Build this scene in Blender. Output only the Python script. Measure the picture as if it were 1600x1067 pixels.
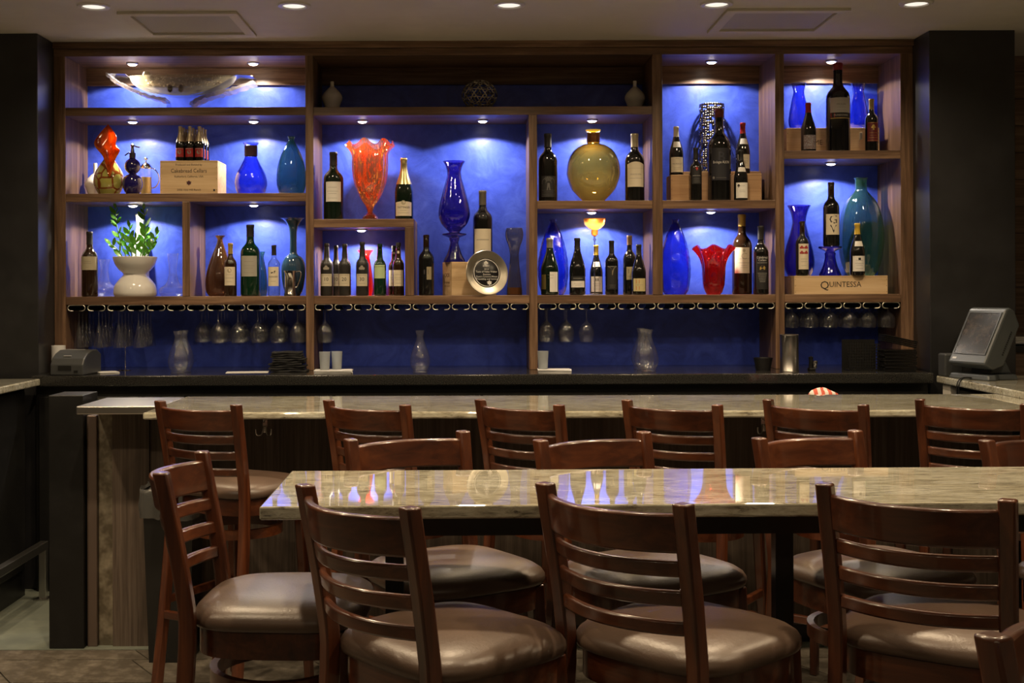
import bpy, bmesh, math, random
from mathutils import Matrix, Vector
R = math.radians
random.seed(7)
for o in list(bpy.data.objects):
    bpy.data.objects.remove(o)
sc = bpy.context.scene
C = sc.collection

# ------------------------------------------------------------------ camera
F = 1900.0            # focal length in photo pixels
VX, VY = 742.0, 452.0 # principal point in the photo
EYE = 1.5475
ROLL = 0.0034
cam = bpy.data.cameras.new('camera')
camo = bpy.data.objects.new('camera', cam)
C.objects.link(camo)
cam.sensor_width = 36.0
cam.lens = F / 1600 * 36
cam.shift_x = (800 - VX) / 1600
cam.shift_y = -(533.5 - VY) / 1600
cam.clip_start = 0.05
camo.matrix_world = Matrix.Translation((0, 0, EYE)) @ Matrix.Rotation(R(90), 4, 'X') @ Matrix.Rotation(-ROLL, 4, 'Z')
sc.camera = camo

# ------------------------------------------------------------------ world, exposure
w = bpy.data.worlds.new('world')
sc.world = w
w.use_nodes = True
w.node_tree.nodes['Background'].inputs[0].default_value = (0.9, 0.85, 0.8, 1)
w.node_tree.nodes['Background'].inputs[1].default_value = 0.05
sc.view_settings.view_transform = 'Standard'
sc.view_settings.look = 'None'
sc.view_settings.gamma = 1
sc.view_settings.use_curve_mapping = False
sc.view_settings.exposure = 0.0
PUCK_W = 26.0      # little lamps in the shelves
CAN_W = 98.0      # recessed ceiling lamps
WARM = (1.0, 0.76, 0.48)
PUCKCOL = (1.0, 0.88, 0.74)

def P(x, y, D):
    """photo pixel + distance -> point in the room"""
    u = x - ROLL * (y - VY) - VX
    v = y + ROLL * (x - VX) - VY
    return Vector((u * D / F, D, EYE - v * D / F))

# ------------------------------------------------------------------ materials
def nodes(name):
    m = bpy.data.materials.new(name)
    m.use_nodes = True
    nt = m.node_tree
    return m, nt, nt.nodes['Principled BSDF']

def setp(b, **k):
    for n, v in k.items():
        n = n.replace('_', ' ')
        i = b.inputs[n]
        if isinstance(v, tuple) and len(v) == 3:
            v = v + (1,)
        i.default_value = v

_plain = {}
def plain(col, rough=0.5, metal=0.0, coat=0.0, name='plain'):
    k = (col, rough, metal, coat)
    if k not in _plain:
        m, nt, b = nodes(name)
        setp(b, Base_Color=col, Roughness=rough, Metallic=metal, Coat_Weight=coat, Coat_Roughness=0.05)
        _plain[k] = m
    return _plain[k]

def coords(nt, scale, rnd=True):
    tc = nt.nodes.new('ShaderNodeTexCoord')
    mp = nt.nodes.new('ShaderNodeMapping')
    mp.inputs['Scale'].default_value = scale
    nt.links.new(tc.outputs['Object'], mp.inputs['Vector'])
    if rnd:
        oi = nt.nodes.new('ShaderNodeObjectInfo')
        mul = nt.nodes.new('ShaderNodeMath'); mul.operation = 'MULTIPLY'
        mul.inputs[1].default_value = 37.0
        nt.links.new(oi.outputs['Random'], mul.inputs[0])
        cb = nt.nodes.new('ShaderNodeCombineXYZ')
        for i in range(3):
            nt.links.new(mul.outputs[0], cb.inputs[i])
        nt.links.new(cb.outputs[0], mp.inputs['Location'])
    return mp

def ramp(nt, src, stops):
    r = nt.nodes.new('ShaderNodeValToRGB')
    e = r.color_ramp.elements
    while len(e) < len(stops):
        e.new(0.5)
    for i, (p, c) in enumerate(stops):
        e[i].position = p
        e[i].color = tuple(c) + (1,)
    nt.links.new(src, r.inputs[0])
    return r

def noise(nt, mp, scale, detail=4, rough=0.6, dist=0.0):
    n = nt.nodes.new('ShaderNodeTexNoise')
    n.inputs['Scale'].default_value = scale
    n.inputs['Detail'].default_value = detail
    n.inputs['Roughness'].default_value = rough
    n.inputs['Distortion'].default_value = dist
    nt.links.new(mp.outputs[0], n.inputs['Vector'])
    return n

def bump(nt, b, src, strength, dist=0.002):
    bp = nt.nodes.new('ShaderNodeBump')
    bp.inputs['Strength'].default_value = strength
    bp.inputs['Distance'].default_value = dist
    nt.links.new(src, bp.inputs['Height'])
    nt.links.new(bp.outputs[0], b.inputs['Normal'])

def wood(name, dark, mid, light, axis, rough=0.4, coat=0.0, fine=60, stretch=0.05):
    m, nt, b = nodes(name)
    s = [1.0, 1.0, 1.0]
    s['xyz'.index(axis)] = stretch
    mp = coords(nt, tuple(s))
    n = noise(nt, mp, fine, 5, 0.65, 0.6)
    n2 = noise(nt, mp, fine * 0.18, 3, 0.5, 1.5)
    mx = nt.nodes.new('ShaderNodeMix'); mx.data_type = 'FLOAT'
    mx.inputs[0].default_value = 0.5
    nt.links.new(n.outputs[0], mx.inputs[2]); nt.links.new(n2.outputs[0], mx.inputs[3])
    r = ramp(nt, mx.outputs[0], [(0.33, dark), (0.5, mid), (0.66, light)])
    nt.links.new(r.outputs[0], b.inputs['Base Color'])
    setp(b, Roughness=rough, Coat_Weight=coat, Coat_Roughness=0.12)
    bump(nt, b, n.outputs[0], 0.15, 0.001)
    return m

W1, W2, W3 = (0.046, 0.025, 0.014), (0.128, 0.071, 0.040), (0.27, 0.165, 0.098)
M_wx = wood('walnut_long', W1, W2, W3, 'x')
M_wz = wood('walnut_upright', W1, W2, W3, 'z')
B1, B2, B3 = (0.030, 0.022, 0.017), (0.085, 0.062, 0.047), (0.15, 0.115, 0.09)
M_barwood = wood('bar_front_wood', B1, B2, B3, 'z', 0.45, 0, 75, 0.03)
S1, S2, S3 = (0.022, 0.0055, 0.0022), (0.062, 0.016, 0.0055), (0.115, 0.034, 0.011)
M_stx = wood('stool_wood_across', S1, S2, S3, 'x', 0.32, 0.6, 45, 0.06)
M_stz = wood('stool_wood_upright', S1, S2, S3, 'z', 0.32, 0.6, 45, 0.06)
M_crate = wood('pine_crate', (0.42, 0.27, 0.13), (0.60, 0.42, 0.23), (0.70, 0.52, 0.31), 'x', 0.6, 0, 40, 0.06)
M_crate2 = wood('dark_pine_crate', (0.30, 0.16, 0.07), (0.42, 0.25, 0.12), (0.52, 0.33, 0.17), 'x', 0.6, 0, 40, 0.06)
M_plank = wood('wall_plank_wood', (0.06, 0.035, 0.02), (0.14, 0.085, 0.055), (0.25, 0.17, 0.12), 'x', 0.6)

def mk_blue():
    m, nt, b = nodes('blue_plaster')
    mp = coords(nt, (1, 1, 1), False)
    n = noise(nt, mp, 6, 8, 0.65, 1.2)
    r = ramp(nt, n.outputs[0], [(0.3, (0.030, 0.060, 0.44)), (0.5, (0.048, 0.092, 0.64)), (0.72, (0.078, 0.14, 0.78))])
    nt.links.new(r.outputs[0], b.inputs['Base Color'])
    n2 = noise(nt, mp, 22, 6, 0.6, 2.0)
    bump(nt, b, n2.outputs[0], 0.22, 0.004)
    setp(b, Roughness=0.33)
    return m
M_blue = mk_blue()

def mk_granite():
    m, nt, b = nodes('pale_granite')
    mp = coords(nt, (0.22, 1.0, 1.0), False)
    n = noise(nt, mp, 75, 5, 0.75, 0.6)
    r1 = ramp(nt, n.outputs[0], [(0.30, (0.05, 0.043, 0.035)), (0.40, (0.25, 0.235, 0.19)), (0.50, (0.40, 0.39, 0.32)), (0.66, (0.52, 0.51, 0.43))])
    mp2 = coords(nt, (0.5, 1, 1), False)
    n2 = noise(nt, mp2, 9, 5, 0.6, 1.0)
    r2 = ramp(nt, n2.outputs[0], [(0.35, (0.72, 0.68, 0.60)), (0.65, (1, 1, 1))])
    mx = nt.nodes.new('ShaderNodeMix'); mx.data_type = 'RGBA'; mx.blend_type = 'MULTIPLY'
    mx.inputs[0].default_value = 1
    nt.links.new(r1.outputs[0], mx.inputs[6]); nt.links.new(r2.outputs[0], mx.inputs[7])
    nt.links.new(mx.outputs[2], b.inputs['Base Color'])
    setp(b, Roughness=0.035, Coat_Weight=0.5, Coat_Roughness=0.02)
    return m
M_granite = mk_granite()

def speck(name, base, spot, scale, rough):
    m, nt, b = nodes(name)
    mp = coords(nt, (1, 1, 1), False)
    n = noise(nt, mp, scale, 3, 0.7)
    r = ramp(nt, n.outputs[0], [(0.45, base), (0.72, spot)])
    nt.links.new(r.outputs[0], b.inputs['Base Color'])
    setp(b, Roughness=rough)
    return m
M_blackgranite = speck('black_granite', (0.010, 0.010, 0.010), (0.07, 0.068, 0.06), 260, 0.10)
M_pillar = speck('charcoal_pillar_paint', (0.016, 0.016, 0.017), (0.026, 0.026, 0.028), 3, 0.35)
M_black = speck('black_laminate', (0.007, 0.007, 0.007), (0.012, 0.012, 0.012), 5, 0.35)
M_ceil = speck('ceiling_paint', (0.50, 0.47, 0.43), (0.56, 0.53, 0.48), 2, 0.7)
M_roomwall = speck('room_wall_paint', (0.58, 0.55, 0.50), (0.66, 0.62, 0.56), 2, 0.8)
M_aisle = speck('green_grey_floor', (0.17, 0.19, 0.16), (0.24, 0.26, 0.21), 6, 0.35)
M_tile = speck('slate_wood_tile', (0.10, 0.085, 0.066), (0.21, 0.185, 0.15), 14, 0.4)
M_grout = plain((0.055, 0.048, 0.04), 0.8, name='grout')
M_galv = speck('mottled_steel', (0.22, 0.19, 0.14), (0.62, 0.56, 0.44), 9, 0.3)
setp(M_galv.node_tree.nodes['Principled BSDF'], Metallic=0.8)

def mk_vinyl():
    m, nt, b = nodes('brown_vinyl')
    mp = coords(nt, (1, 1, 1))
    n = noise(nt, mp, 130, 4, 0.6, 0.4)
    n2 = noise(nt, mp, 5, 3, 0.5)
    r = ramp(nt, n2.outputs[0], [(0.3, (0.068, 0.043, 0.031)), (0.7, (0.098, 0.064, 0.046))])
    nt.links.new(r.outputs[0], b.inputs['Base Color'])
    bump(nt, b, n.outputs[0], 0.25, 0.002)
    setp(b, Roughness=0.36)
    return m
M_vinyl = mk_vinyl()

def glass(name, tint, edge=None, solid=0.0, solidcol=None, streak=None, rough=0.035, refl=0.8, wavy=0.25):
    """thin-walled glass: see-through tint, mirror-like at grazing angles, optional body colour"""
    m, nt, b = nodes(name)
    out = nt.nodes['Material Output']
    nt.nodes.remove(b)
    lw = nt.nodes.new('ShaderNodeLayerWeight'); lw.inputs[0].default_value = 0.5
    tr = nt.nodes.new('ShaderNodeBsdfTransparent')
    mixc = nt.nodes.new('ShaderNodeMix'); mixc.data_type = 'RGBA'
    mixc.inputs[6].default_value = tint + (1,)
    mixc.inputs[7].default_value = (edge or tuple(c * 0.45 for c in tint)) + (1,)
    pw = nt.nodes.new('ShaderNodeMath'); pw.operation = 'POWER'; pw.inputs[1].default_value = 2.5
    nt.links.new(lw.outputs['Facing'], pw.inputs[0])
    nt.links.new(pw.outputs[0], mixc.inputs[0])
    nt.links.new(mixc.outputs[2], tr.inputs[0])
    last = tr.outputs[0]
    if solid > 0:
        df = nt.nodes.new('ShaderNodeBsdfDiffuse'); tl = nt.nodes.new('ShaderNodeBsdfTranslucent')
        ad = nt.nodes.new('ShaderNodeMixShader'); ad.inputs[0].default_value = 0.5
        nt.links.new(df.outputs[0], ad.inputs[1]); nt.links.new(tl.outputs[0], ad.inputs[2])
        if streak:
            mp = coords(nt, streak[0]); n = noise(nt, mp, streak[1], 3, 0.6, 1.0)
            rr = ramp(nt, n.outputs[0], streak[2])
            nt.links.new(rr.outputs[0], df.inputs[0]); nt.links.new(rr.outputs[0], tl.inputs[0])
        else:
            df.inputs[0].default_value = solidcol + (1,); tl.inputs[0].default_value = solidcol + (1,)
        ms = nt.nodes.new('ShaderNodeMixShader'); ms.inputs[0].default_value = solid
        nt.links.new(last, ms.inputs[1]); nt.links.new(ad.outputs[0], ms.inputs[2])
        last = ms.outputs[0]
    gl = nt.nodes.new('ShaderNodeBsdfGlossy'); gl.inputs['Roughness'].default_value = rough
    if wavy:
        mpw = coords(nt, (1, 1, 0.7)); nw = noise(nt, mpw, 45, 2, 0.5); bp = nt.nodes.new('ShaderNodeBump')
        bp.inputs['Strength'].default_value = wavy; bp.inputs['Distance'].default_value = 0.004
        nt.links.new(nw.outputs[0], bp.inputs['Height']); nt.links.new(bp.outputs[0], gl.inputs['Normal'])
    p3 = nt.nodes.new('ShaderNodeMath'); p3.operation = 'POWER'; p3.inputs[1].default_value = 2.6
    nt.links.new(lw.outputs['Facing'], p3.inputs[0])
    ma = nt.nodes.new('ShaderNodeMath'); ma.operation = 'MULTIPLY_ADD'
    ma.inputs[1].default_value = refl; ma.inputs[2].default_value = 0.07
    nt.links.new(p3.outputs[0], ma.inputs[0])
    ms = nt.nodes.new('ShaderNodeMixShader')
    nt.links.new(ma.outputs[0], ms.inputs[0]); nt.links.new(last, ms.inputs[1]); nt.links.new(gl.outputs[0], ms.inputs[2])
    nt.links.new(ms.outputs[0], out.inputs['Surface'])
    return m

G_clear = glass('clear_glass', (0.96, 0.97, 0.98), (0.90, 0.92, 0.95), 0.022, (0.85, 0.86, 0.9), rough=0.10, refl=0.5, wavy=0.9)
G_blue = glass('cobalt_glass', (0.26, 0.32, 0.82), (0.012, 0.016, 0.16), rough=0.06, wavy=1.0)
G_purple = glass('violet_glass', (0.24, 0.16, 0.52), (0.02, 0.01, 0.09), wavy=0.4)
G_teal = glass('teal_glass', (0.30, 0.50, 0.50), (0.03, 0.08, 0.08), 0.25, (0.03, 0.12, 0.14))
G_green = glass('green_ribbed_glass', (0.42, 0.62, 0.50), (0.03, 0.08, 0.05), 0.18, (0.05, 0.16, 0.12))
G_amber = glass('amber_glass', (0.86, 0.66, 0.17), (0.22, 0.11, 0.006), 0.10, (0.45, 0.27, 0.02))
G_brown = glass('copper_brown_glass', (0.45, 0.26, 0.12), (0.10, 0.04, 0.01), 0.35, (0.16, 0.07, 0.02))
G_smoke = glass('smoky_glass', (0.60, 0.58, 0.52), (0.12, 0.11, 0.09), 0.1, (0.2, 0.18, 0.14))
G_orange = glass('orange_art_glass', (0.85, 0.36, 0.16), (0.5, 0.04, 0.01), 0.55, None,
                 ((1, 1, 0.22), 42, [(0.30, (0.28, 0.010, 0.003)), (0.43, (0.48, 0.05, 0.006)), (0.52, (0.10, 0.035, 0.02)), (0.60, (0.20, 0.065, 0.02)), (0.70, (0.85, 0.28, 0.03))]))
G_goblet = glass('amber_orange_glass', (1.0, 0.6, 0.25), (0.8, 0.2, 0.02), 0.75, (1.0, 0.52, 0.12))
G_red = glass('red_art_glass', (0.48, 0.03, 0.04), (0.12, 0.0, 0.02), 0.22, None,
              ((1, 1, 0.3), 30, [(0.35, (0.18, 0.0, 0.0)), (0.5, (0.42, 0.004, 0.004)), (0.62, (0.05, 0.012, 0.05))]))
G_redv = glass('scarlet_glass', (0.85, 0.05, 0.05), (0.4, 0.0, 0.0), 0.5, (0.75, 0.01, 0.01))
G_lily = glass('flame_orange_glass', (0.9, 0.2, 0.05), (0.5, 0.02, 0.0), 0.9, None,
               ((1, 1, 0.6), 26, [(0.3, (0.30, 0.03, 0.004)), (0.5, (0.62, 0.13, 0.010)), (0.7, (0.75, 0.24, 0.03))]))
G_frost = glass('frosted_glass', (0.6, 0.63, 0.66), (0.4, 0.42, 0.45), 0.75, (0.55, 0.58, 0.60), rough=0.5, refl=0.2)
G_bag = glass('clear_plastic', (0.75, 0.76, 0.76), (0.5, 0.5, 0.5), 0.25, (0.5, 0.5, 0.48), rough=0.2)
G_cast = glass('cast_glass', (0.88, 0.92, 1.0), (0.45, 0.5, 0.62), refl=0.6)
G_castbowl = glass('gold_tinted_glass', (0.70, 0.64, 0.48), (0.42, 0.36, 0.22), 0.35, (0.5, 0.44, 0.3))
M_rough = glass('chipped_glass', (0.75, 0.70, 0.65), (0.4, 0.36, 0.33), 0.55, (0.55, 0.48, 0.42), rough=0.25)

BK = plain((0.006, 0.006, 0.006), 0.06, 0, 0.6, 'black_bottle_glass')
GR = plain((0.004, 0.011, 0.006), 0.05, 0, 0.6, 'dark_green_bottle_glass')
GR2 = plain((0.003, 0.024, 0.010), 0.05, 0, 0.6, 'green_bottle_glass')
BR = plain((0.020, 0.009, 0.004), 0.06, 0, 0.6, 'brown_bottle_glass')
MATTEBK = plain((0.018, 0.016, 0.015), 0.4, 0, 0.1, 'matt_black_bottle')
CREAM = plain((0.68, 0.60, 0.45), 0.6, name='cream_paper')
WHITE = plain((0.74, 0.71, 0.65), 0.6, name='white_paper')
TAN = plain((0.40, 0.35, 0.24), 0.6, name='tan_paper')
REDP = plain((0.30, 0.012, 0.012), 0.5, name='red_paper')
GOLDP = plain((0.60, 0.42, 0.12), 0.35, 0.6, name='gold_foil')
GREENP = plain((0.45, 0.56, 0.30), 0.6, name='pale_green_paper')
BLKP = plain((0.012, 0.011, 0.012), 0.55, name='black_paper')
INK = plain((0.025, 0.02, 0.018), 0.7, name='ink')
BROWNINK = plain((0.10, 0.04, 0.02), 0.7, name='branded_brown')
REDINK = plain((0.33, 0.03, 0.03), 0.7, name='red_ink')
WINK = plain((0.62, 0.60, 0.56), 0.6, name='white_ink')
GREYINK = plain((0.20, 0.185, 0.165), 0.7, name='grey_ink')
CHROME = plain((0.75, 0.74, 0.72), 0.12, 1.0, name='chrome')
STEEL = plain((0.58, 0.56, 0.53), 0.28, 1.0, name='brushed_steel')
BRASS = plain((0.85, 0.80, 0.68), 0.35, 1.0, name='pale_brass')
DKSTEEL = plain((0.06, 0.06, 0.06), 0.35, 0.8, name='dark_steel')
PEWTER = plain((0.52, 0.48, 0.40), 0.3, 1.0, name='pewter')
CERAMIC = plain((0.70, 0.69, 0.66), 0.15, 0, 0.3, 'white_ceramic')
PLASTIC = plain((0.045, 0.048, 0.05), 0.4, name='charcoal_plastic')
POSGREY = plain((0.055, 0.063, 0.068), 0.38, name='slate_grey_plastic')
BLKPL = plain((0.010, 0.010, 0.010), 0.3, name='black_plastic')
BLKCLOTH = plain((0.008, 0.008, 0.009), 0.9, name='black_cloth')
PAPER = plain((0.62, 0.62, 0.62), 0.7, name='napkin_paper')

def emit(name, col, strength):
    m, nt, b = nodes(name)
    setp(b, Base_Color=(0.8, 0.8, 0.8), Emission_Color=col, Emission_Strength=strength)
    return m
E_puck = emit('puck_lens', PUCKCOL, 14)
E_can = emit('can_lens', (1.0, 0.94, 0.82), 0.9)

# ------------------------------------------------------------------ mesh builder
class MB:
    def __init__(s):
        s.v = []; s.f = []
    def add(s, v, f):
        n = len(s.v)
        s.v += [tuple(p) for p in v]
        s.f += [tuple(i + n for i in q) for q in f]
        return s
    def box(s, x0, x1, y0, y1, z0, z1):
        v = [(x, y, z) for z in (z0, z1) for y in (y0, y1) for x in (x0, x1)]
        return s.add(v, [(0, 2, 3, 1), (4, 5, 7, 6), (0, 1, 5, 4), (2, 6, 7, 3), (0, 4, 6, 2), (1, 3, 7, 5)])
    def lathe(s, prof, seg=32, cx=0, cy=0, fn=None):
        v = []; f = []
        n = len(prof)
        for i in range(seg):
            a = 2 * math.pi * i / seg
            for j, (r, z) in enumerate(prof):
                if fn: rr, zz = fn(r, z, a, j / (n - 1))
                else: rr, zz = r, z
                v.append((cx + rr * math.sin(a), cy - rr * math.cos(a), zz))
        for i in range(seg):
            k = (i + 1) % seg
            for j in range(n - 1):
                f.append((i * n + j, k * n + j, k * n + j + 1, i * n + j + 1))
        return s.add(v, f)
    def tube(s, pts, r, seg=8, closed=False, flat=None):
        pts = [Vector(p) for p in pts]; n = len(pts); v = []; f = []
        up = None
        for i, p in enumerate(pts):
            if closed: d = pts[(i + 1) % n] - pts[i - 1]
            else: d = pts[min(i + 1, n - 1)] - pts[max(i - 1, 0)]
            d.normalize()
            if up is None:
                up = Vector((0, 0, 1)) if abs(d.z) < 0.9 else Vector((0, 1, 0))
            a = d.cross(up)
            if a.length < 1e-4: a = d.cross(Vector((1, 0, 0)))
            a.normalize(); b = a.cross(d).normalized()
            up = b
            rr = r[i] if isinstance(r, (list, tuple)) else r
            for k in range(seg):
                t = 2 * math.pi * k / seg
                v.append(p + a * rr * math.cos(t) + b * rr * (flat or 1) * math.sin(t))
        m = n if closed else n - 1
        for i in range(m):
            i2 = (i + 1) % n
            for k in range(seg):
                k2 = (k + 1) % seg
                f.append((i * seg + k, i * seg + k2, i2 * seg + k2, i2 * seg + k))
        if not closed:
            f.append(tuple(range(seg))[::-1]); f.append(tuple((n - 1) * seg + k for k in range(seg)))
        return s.add(v, f)
    def sweep(s, pts, sec):
        """sec(i) -> list of corner points; closed section swept along pts"""
        n = len(pts); rings = [sec(i, Vector(pts[i])) for i in range(n)]; q = len(rings[0])
        v = [p for r in rings for p in r]; f = []
        for i in range(n - 1):
            for k in range(q):
                k2 = (k + 1) % q
                f.append((i * q + k, i * q + k2, (i + 1) * q + k2, (i + 1) * q + k))
        f.append(tuple(range(q))[::-1]); f.append(tuple((n - 1) * q + k for k in range(q)))
        return s.add(v, f)
    def prism(s, pts, y0, y1):
        """outline in x,z, given thickness along y"""
        n = len(pts)
        v = [(x, y0, z) for x, z in pts] + [(x, y1, z) for x, z in pts]
        f = [tuple(range(n)), tuple(range(2 * n - 1, n - 1, -1))]
        f += [(i, i + n, (i + 1) % n + n, (i + 1) % n) for i in range(n)]
        return s.add(v, f)
    def mesh(s, name, smooth=False, fix=True):
        me = bpy.data.meshes.new(name)
        me.from_pydata(s.v, [], s.f)
        if fix:
            bm = bmesh.new(); bm.from_mesh(me)
            bmesh.ops.recalc_face_normals(bm, faces=bm.faces)
            bm.to_mesh(me); bm.free()
        if smooth:
            me.polygons.foreach_set('use_smooth', [True] * len(me.polygons))
            if smooth != 'all':
                me.set_sharp_from_angle(angle=R(smooth if smooth is not True else 40))
        me.update()
        return me

def obj(name, mb, mat, parent=None, smooth=False, bevel=0, loc=None, label=None):
    me = mb if isinstance(mb, bpy.types.Mesh) else mb.mesh(name, smooth)
    if mat and not me.materials: me.materials.append(mat)
    o = bpy.data.objects.new(name, me)
    C.objects.link(o)
    if parent: o.parent = parent
    if loc is not None: o.location = loc
    if bevel:
        b = o.modifiers.new('bevel', 'BEVEL'); b.width = bevel; b.segments = 2; b.limit_method = 'ANGLE'
    if label: o['label'] = label
    return o

def thing(name, label, cat, loc=(0, 0, 0), rz=0, group=None):
    o = bpy.data.objects.new(name, None); o.empty_display_size = 0.05
    C.objects.link(o); o.location = loc; o.rotation_euler = (0, 0, rz)
    return tag(o, label, cat, group)

def tag(o, label, cat, group=None):
    o['label'] = label; o['category'] = cat
    if group: o['group'] = group
    return o

def struct(name, mb, mat, parent=None, label=None, **k):
    o = obj(name, mb, mat, parent, **k)
    if not parent: o['kind'] = 'structure'
    if label: o['label'] = label
    return o

def copytree(o, parent=None):
    c = o.copy(); C.objects.link(c); c.parent = parent
    for ch in list(o.children):
        copytree(ch, c)
    return c

def smooth_path(pts, n=8):
    """catmull-rom through 2D/3D points"""
    pts = [Vector(p) for p in pts]; out = []
    q = [pts[0] * 2 - pts[1]] + pts + [pts[-1] * 2 - pts[-2]]
    for i in range(1, len(q) - 2):
        for k in range(n):
            t = k / n; a, b, c, d = q[i - 1], q[i], q[i + 1], q[i + 2]
            out.append(0.5 * ((2 * b) + (c - a) * t + (2 * a - 5 * b + 4 * c - d) * t * t + (3 * b - a - 3 * c + d) * t ** 3))
    out.append(pts[-1])
    return out

def textmesh(s, size, maxw=None):
    cu = bpy.data.curves.new('lettering', 'FONT')
    cu.body = s; cu.size = size; cu.align_x = 'CENTER'; cu.align_y = 'CENTER'; cu.resolution_u = 2
    cu.extrude = 0
    o = bpy.data.objects.new('lettering', cu); C.objects.link(o)
    dg = bpy.context.evaluated_depsgraph_get()
    me = bpy.data.meshes.new_from_object(o.evaluated_get(dg))
    v = [(p.co.x, p.co.y) for p in me.vertices]; f = [tuple(q.vertices) for q in me.polygons]
    bpy.data.objects.remove(o); bpy.data.curves.remove(cu); bpy.data.meshes.remove(me)
    if maxw and v:
        wd = max(p[0] for p in v) - min(p[0] for p in v)
        if wd > maxw: v = [(x * maxw / wd, y) for x, y in v]
    return v, f

# ------------------------------------------------------------------ structure
YF, YB = 6.55, 6.93        # shelving front and blue wall
CEIL = EYE + (VY - 64.5) * YF / F
def sx(x): return (x - VX) * YF / F
def sz(y): return EYE + (VY - y) * YF / F
ZC = EYE - 0.434           # back counter top

struct('floor', MB().box(-5, 5, -3, 7.2, -0.05, -0.006), M_grout)
floor = bpy.data.objects['floor']
rr = random.Random(3)
tiles = []
row = 0; y = 0.9
base_tile = {}
while y < 5.24:
    y1 = min(y + 0.30, 5.243)
    x = -2.75 + rr.random() * 0.5
    while x < 3.0:
        L = rr.choice([0.45, 0.6, 0.75])
        key = (L, round(y1 - y, 3))
        if key not in base_tile:
            h = y1 - y; g = 0.004; sk = -0.20 * h / 0.3
            mb = MB()
            b = [(g, g), (L - g, g), (L - g + sk, h - g), (g + sk, h - g)]
            mb.add([(p[0], p[1], z) for z in (-0.008, 0.0) for p in b],
                   [(3, 2, 1, 0), (4, 5, 6, 7), (0, 1, 5, 4), (1, 2, 6, 5), (2, 3, 7, 6), (3, 0, 4, 7)])
            me = mb.mesh('tile'); me.materials.append(M_tile); base_tile[key] = me
        o = obj('tile', base_tile[key], None, floor)
        o.location = (x, y, rr.uniform(-0.001, 0))
        x += L
    y = y1
struct('floor_service_aisle', MB().box(-2.46, 3.2, 5.245, 6.95, -0.006, 0.0), M_aisle, label='green grey painted floor of the service aisle')
struct('ceiling', MB().box(-5, 5, -3, 7.2, CEIL, CEIL + 0.1), M_ceil)
struct('wall_back', MB().box(-2.262, 2.36, YB, YB + 0.1, 0, CEIL), M_blue, label='blue polished plaster wall behind the shelves')
struct('wall_left', MB().box(-5.1, -5, -3, 7.2, 0, CEIL), M_roomwall)
struct('wall_right', MB().box(5, 5.1, -3, 7.2, 0, CEIL), M_roomwall)
struct('wall_front', MB().box(-5, 5, -3.1, -3, 0, CEIL), M_roomwall)
struct('wall_pillar_left', MB().box(-5, -2.266, 6.31, 7.1, 0, CEIL), M_pillar, bevel=0.004)
struct('wall_pillar_right', MB().box(2.362, 2.807, 6.31, 7.1, 0, CEIL), M_pillar, bevel=0.004)
pw = struct('wall_plank', MB().box(2.807, 5, 7.03, 7.1, 0, CEIL), M_grout)
rp = random.Random(5)
z = 0.0; k = 0
while z < CEIL - 0.02:
    h = min(0.155, CEIL - z)
    obj('plank', MB().box(2.809, 4.2, 7.03 - 0.018 - 0.008 * rp.random(), 7.029, z + 0.002, z + h - 0.002), M_plank, pw)
    z += 0.155
# ceiling hatches
for i, (x0, x1, y0, y1) in enumerate([(-1.71, -1.135, 5.82, 6.35), (1.21, 1.80, 5.80, 6.31)]):
    t = thing('ceiling_hatch', ['square access hatch in the ceiling above the left shelves', 'square access hatch in the ceiling above the right shelves'][i], 'hatch', ((x0 + x1) / 2, (y0 + y1) / 2, CEIL))
    a, b = (x1 - x0) / 2, (y1 - y0) / 2; fw = 0.05
    m = MB().box(-a, a, -b, -b + fw, -0.014, 0).box(-a, a, b - fw, b, -0.014, 0).box(-a, -a + fw, -b + fw, b - fw, -0.014, 0).box(a - fw, a, -b + fw, b - fw, -0.014, 0)
    obj('frame', m, M_ceil, t, bevel=0.002)
    obj('panel', MB().box(-a + fw + 0.006, a - fw - 0.006, -b + fw + 0.006, b - fw - 0.006, -0.003, 0), plain((0.36, 0.34, 0.30), 0.7, name='hatch_paint'), t)

# ------------------------------------------------------------------ lamps
def spot(parent, loc, watts, angle, blend, col, rad):
    l = bpy.data.lights.new('lamp_light', 'SPOT'); l.energy = watts; l.spot_size = R(angle); l.spot_blend = blend
    l.color = col; l.shadow_soft_size = rad
    o = bpy.data.objects.new('lamp_light', l); C.objects.link(o); o.parent = parent; o.location = loc
    return o
can_trim = MB().lathe([(0.052, -0.002), (0.056, -0.010), (0.074, -0.008), (0.078, 0.0)], 40).mesh('trim', True); can_trim.materials.append(plain((0.55, 0.53, 0.50), 0.4, name='can_trim_paint'))
can_lens = MB().lathe([(0.0001, -0.004), (0.052, -0.004)], 32).mesh('lens'); can_lens.materials.append(E_can)
def can(x, y, label, watts, group=None):
    t = thing('ceiling_downlight', label, 'downlight', (x, y, CEIL), 0, group)
    obj('trim', can_trim, None, t); obj('lens', can_lens, None, t)
    spot(t, (0, 0, -0.03), watts, 152, 1.0, WARM, 0.05)
for i, (px, nm) in enumerate([(148, 'above the left pillar corner, leftmost of five'), (461, 'right of the left ceiling hatch, second of five'),
                              (797, 'above the middle of the shelves'), (1121, 'just left of the right ceiling hatch'), (1433, 'near the right pillar, rightmost of five')]):
    can((px - VX) * 5.7 / F, 5.70, 'round recessed downlight in the ceiling ' + nm, CAN_W * 0.55)
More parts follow.
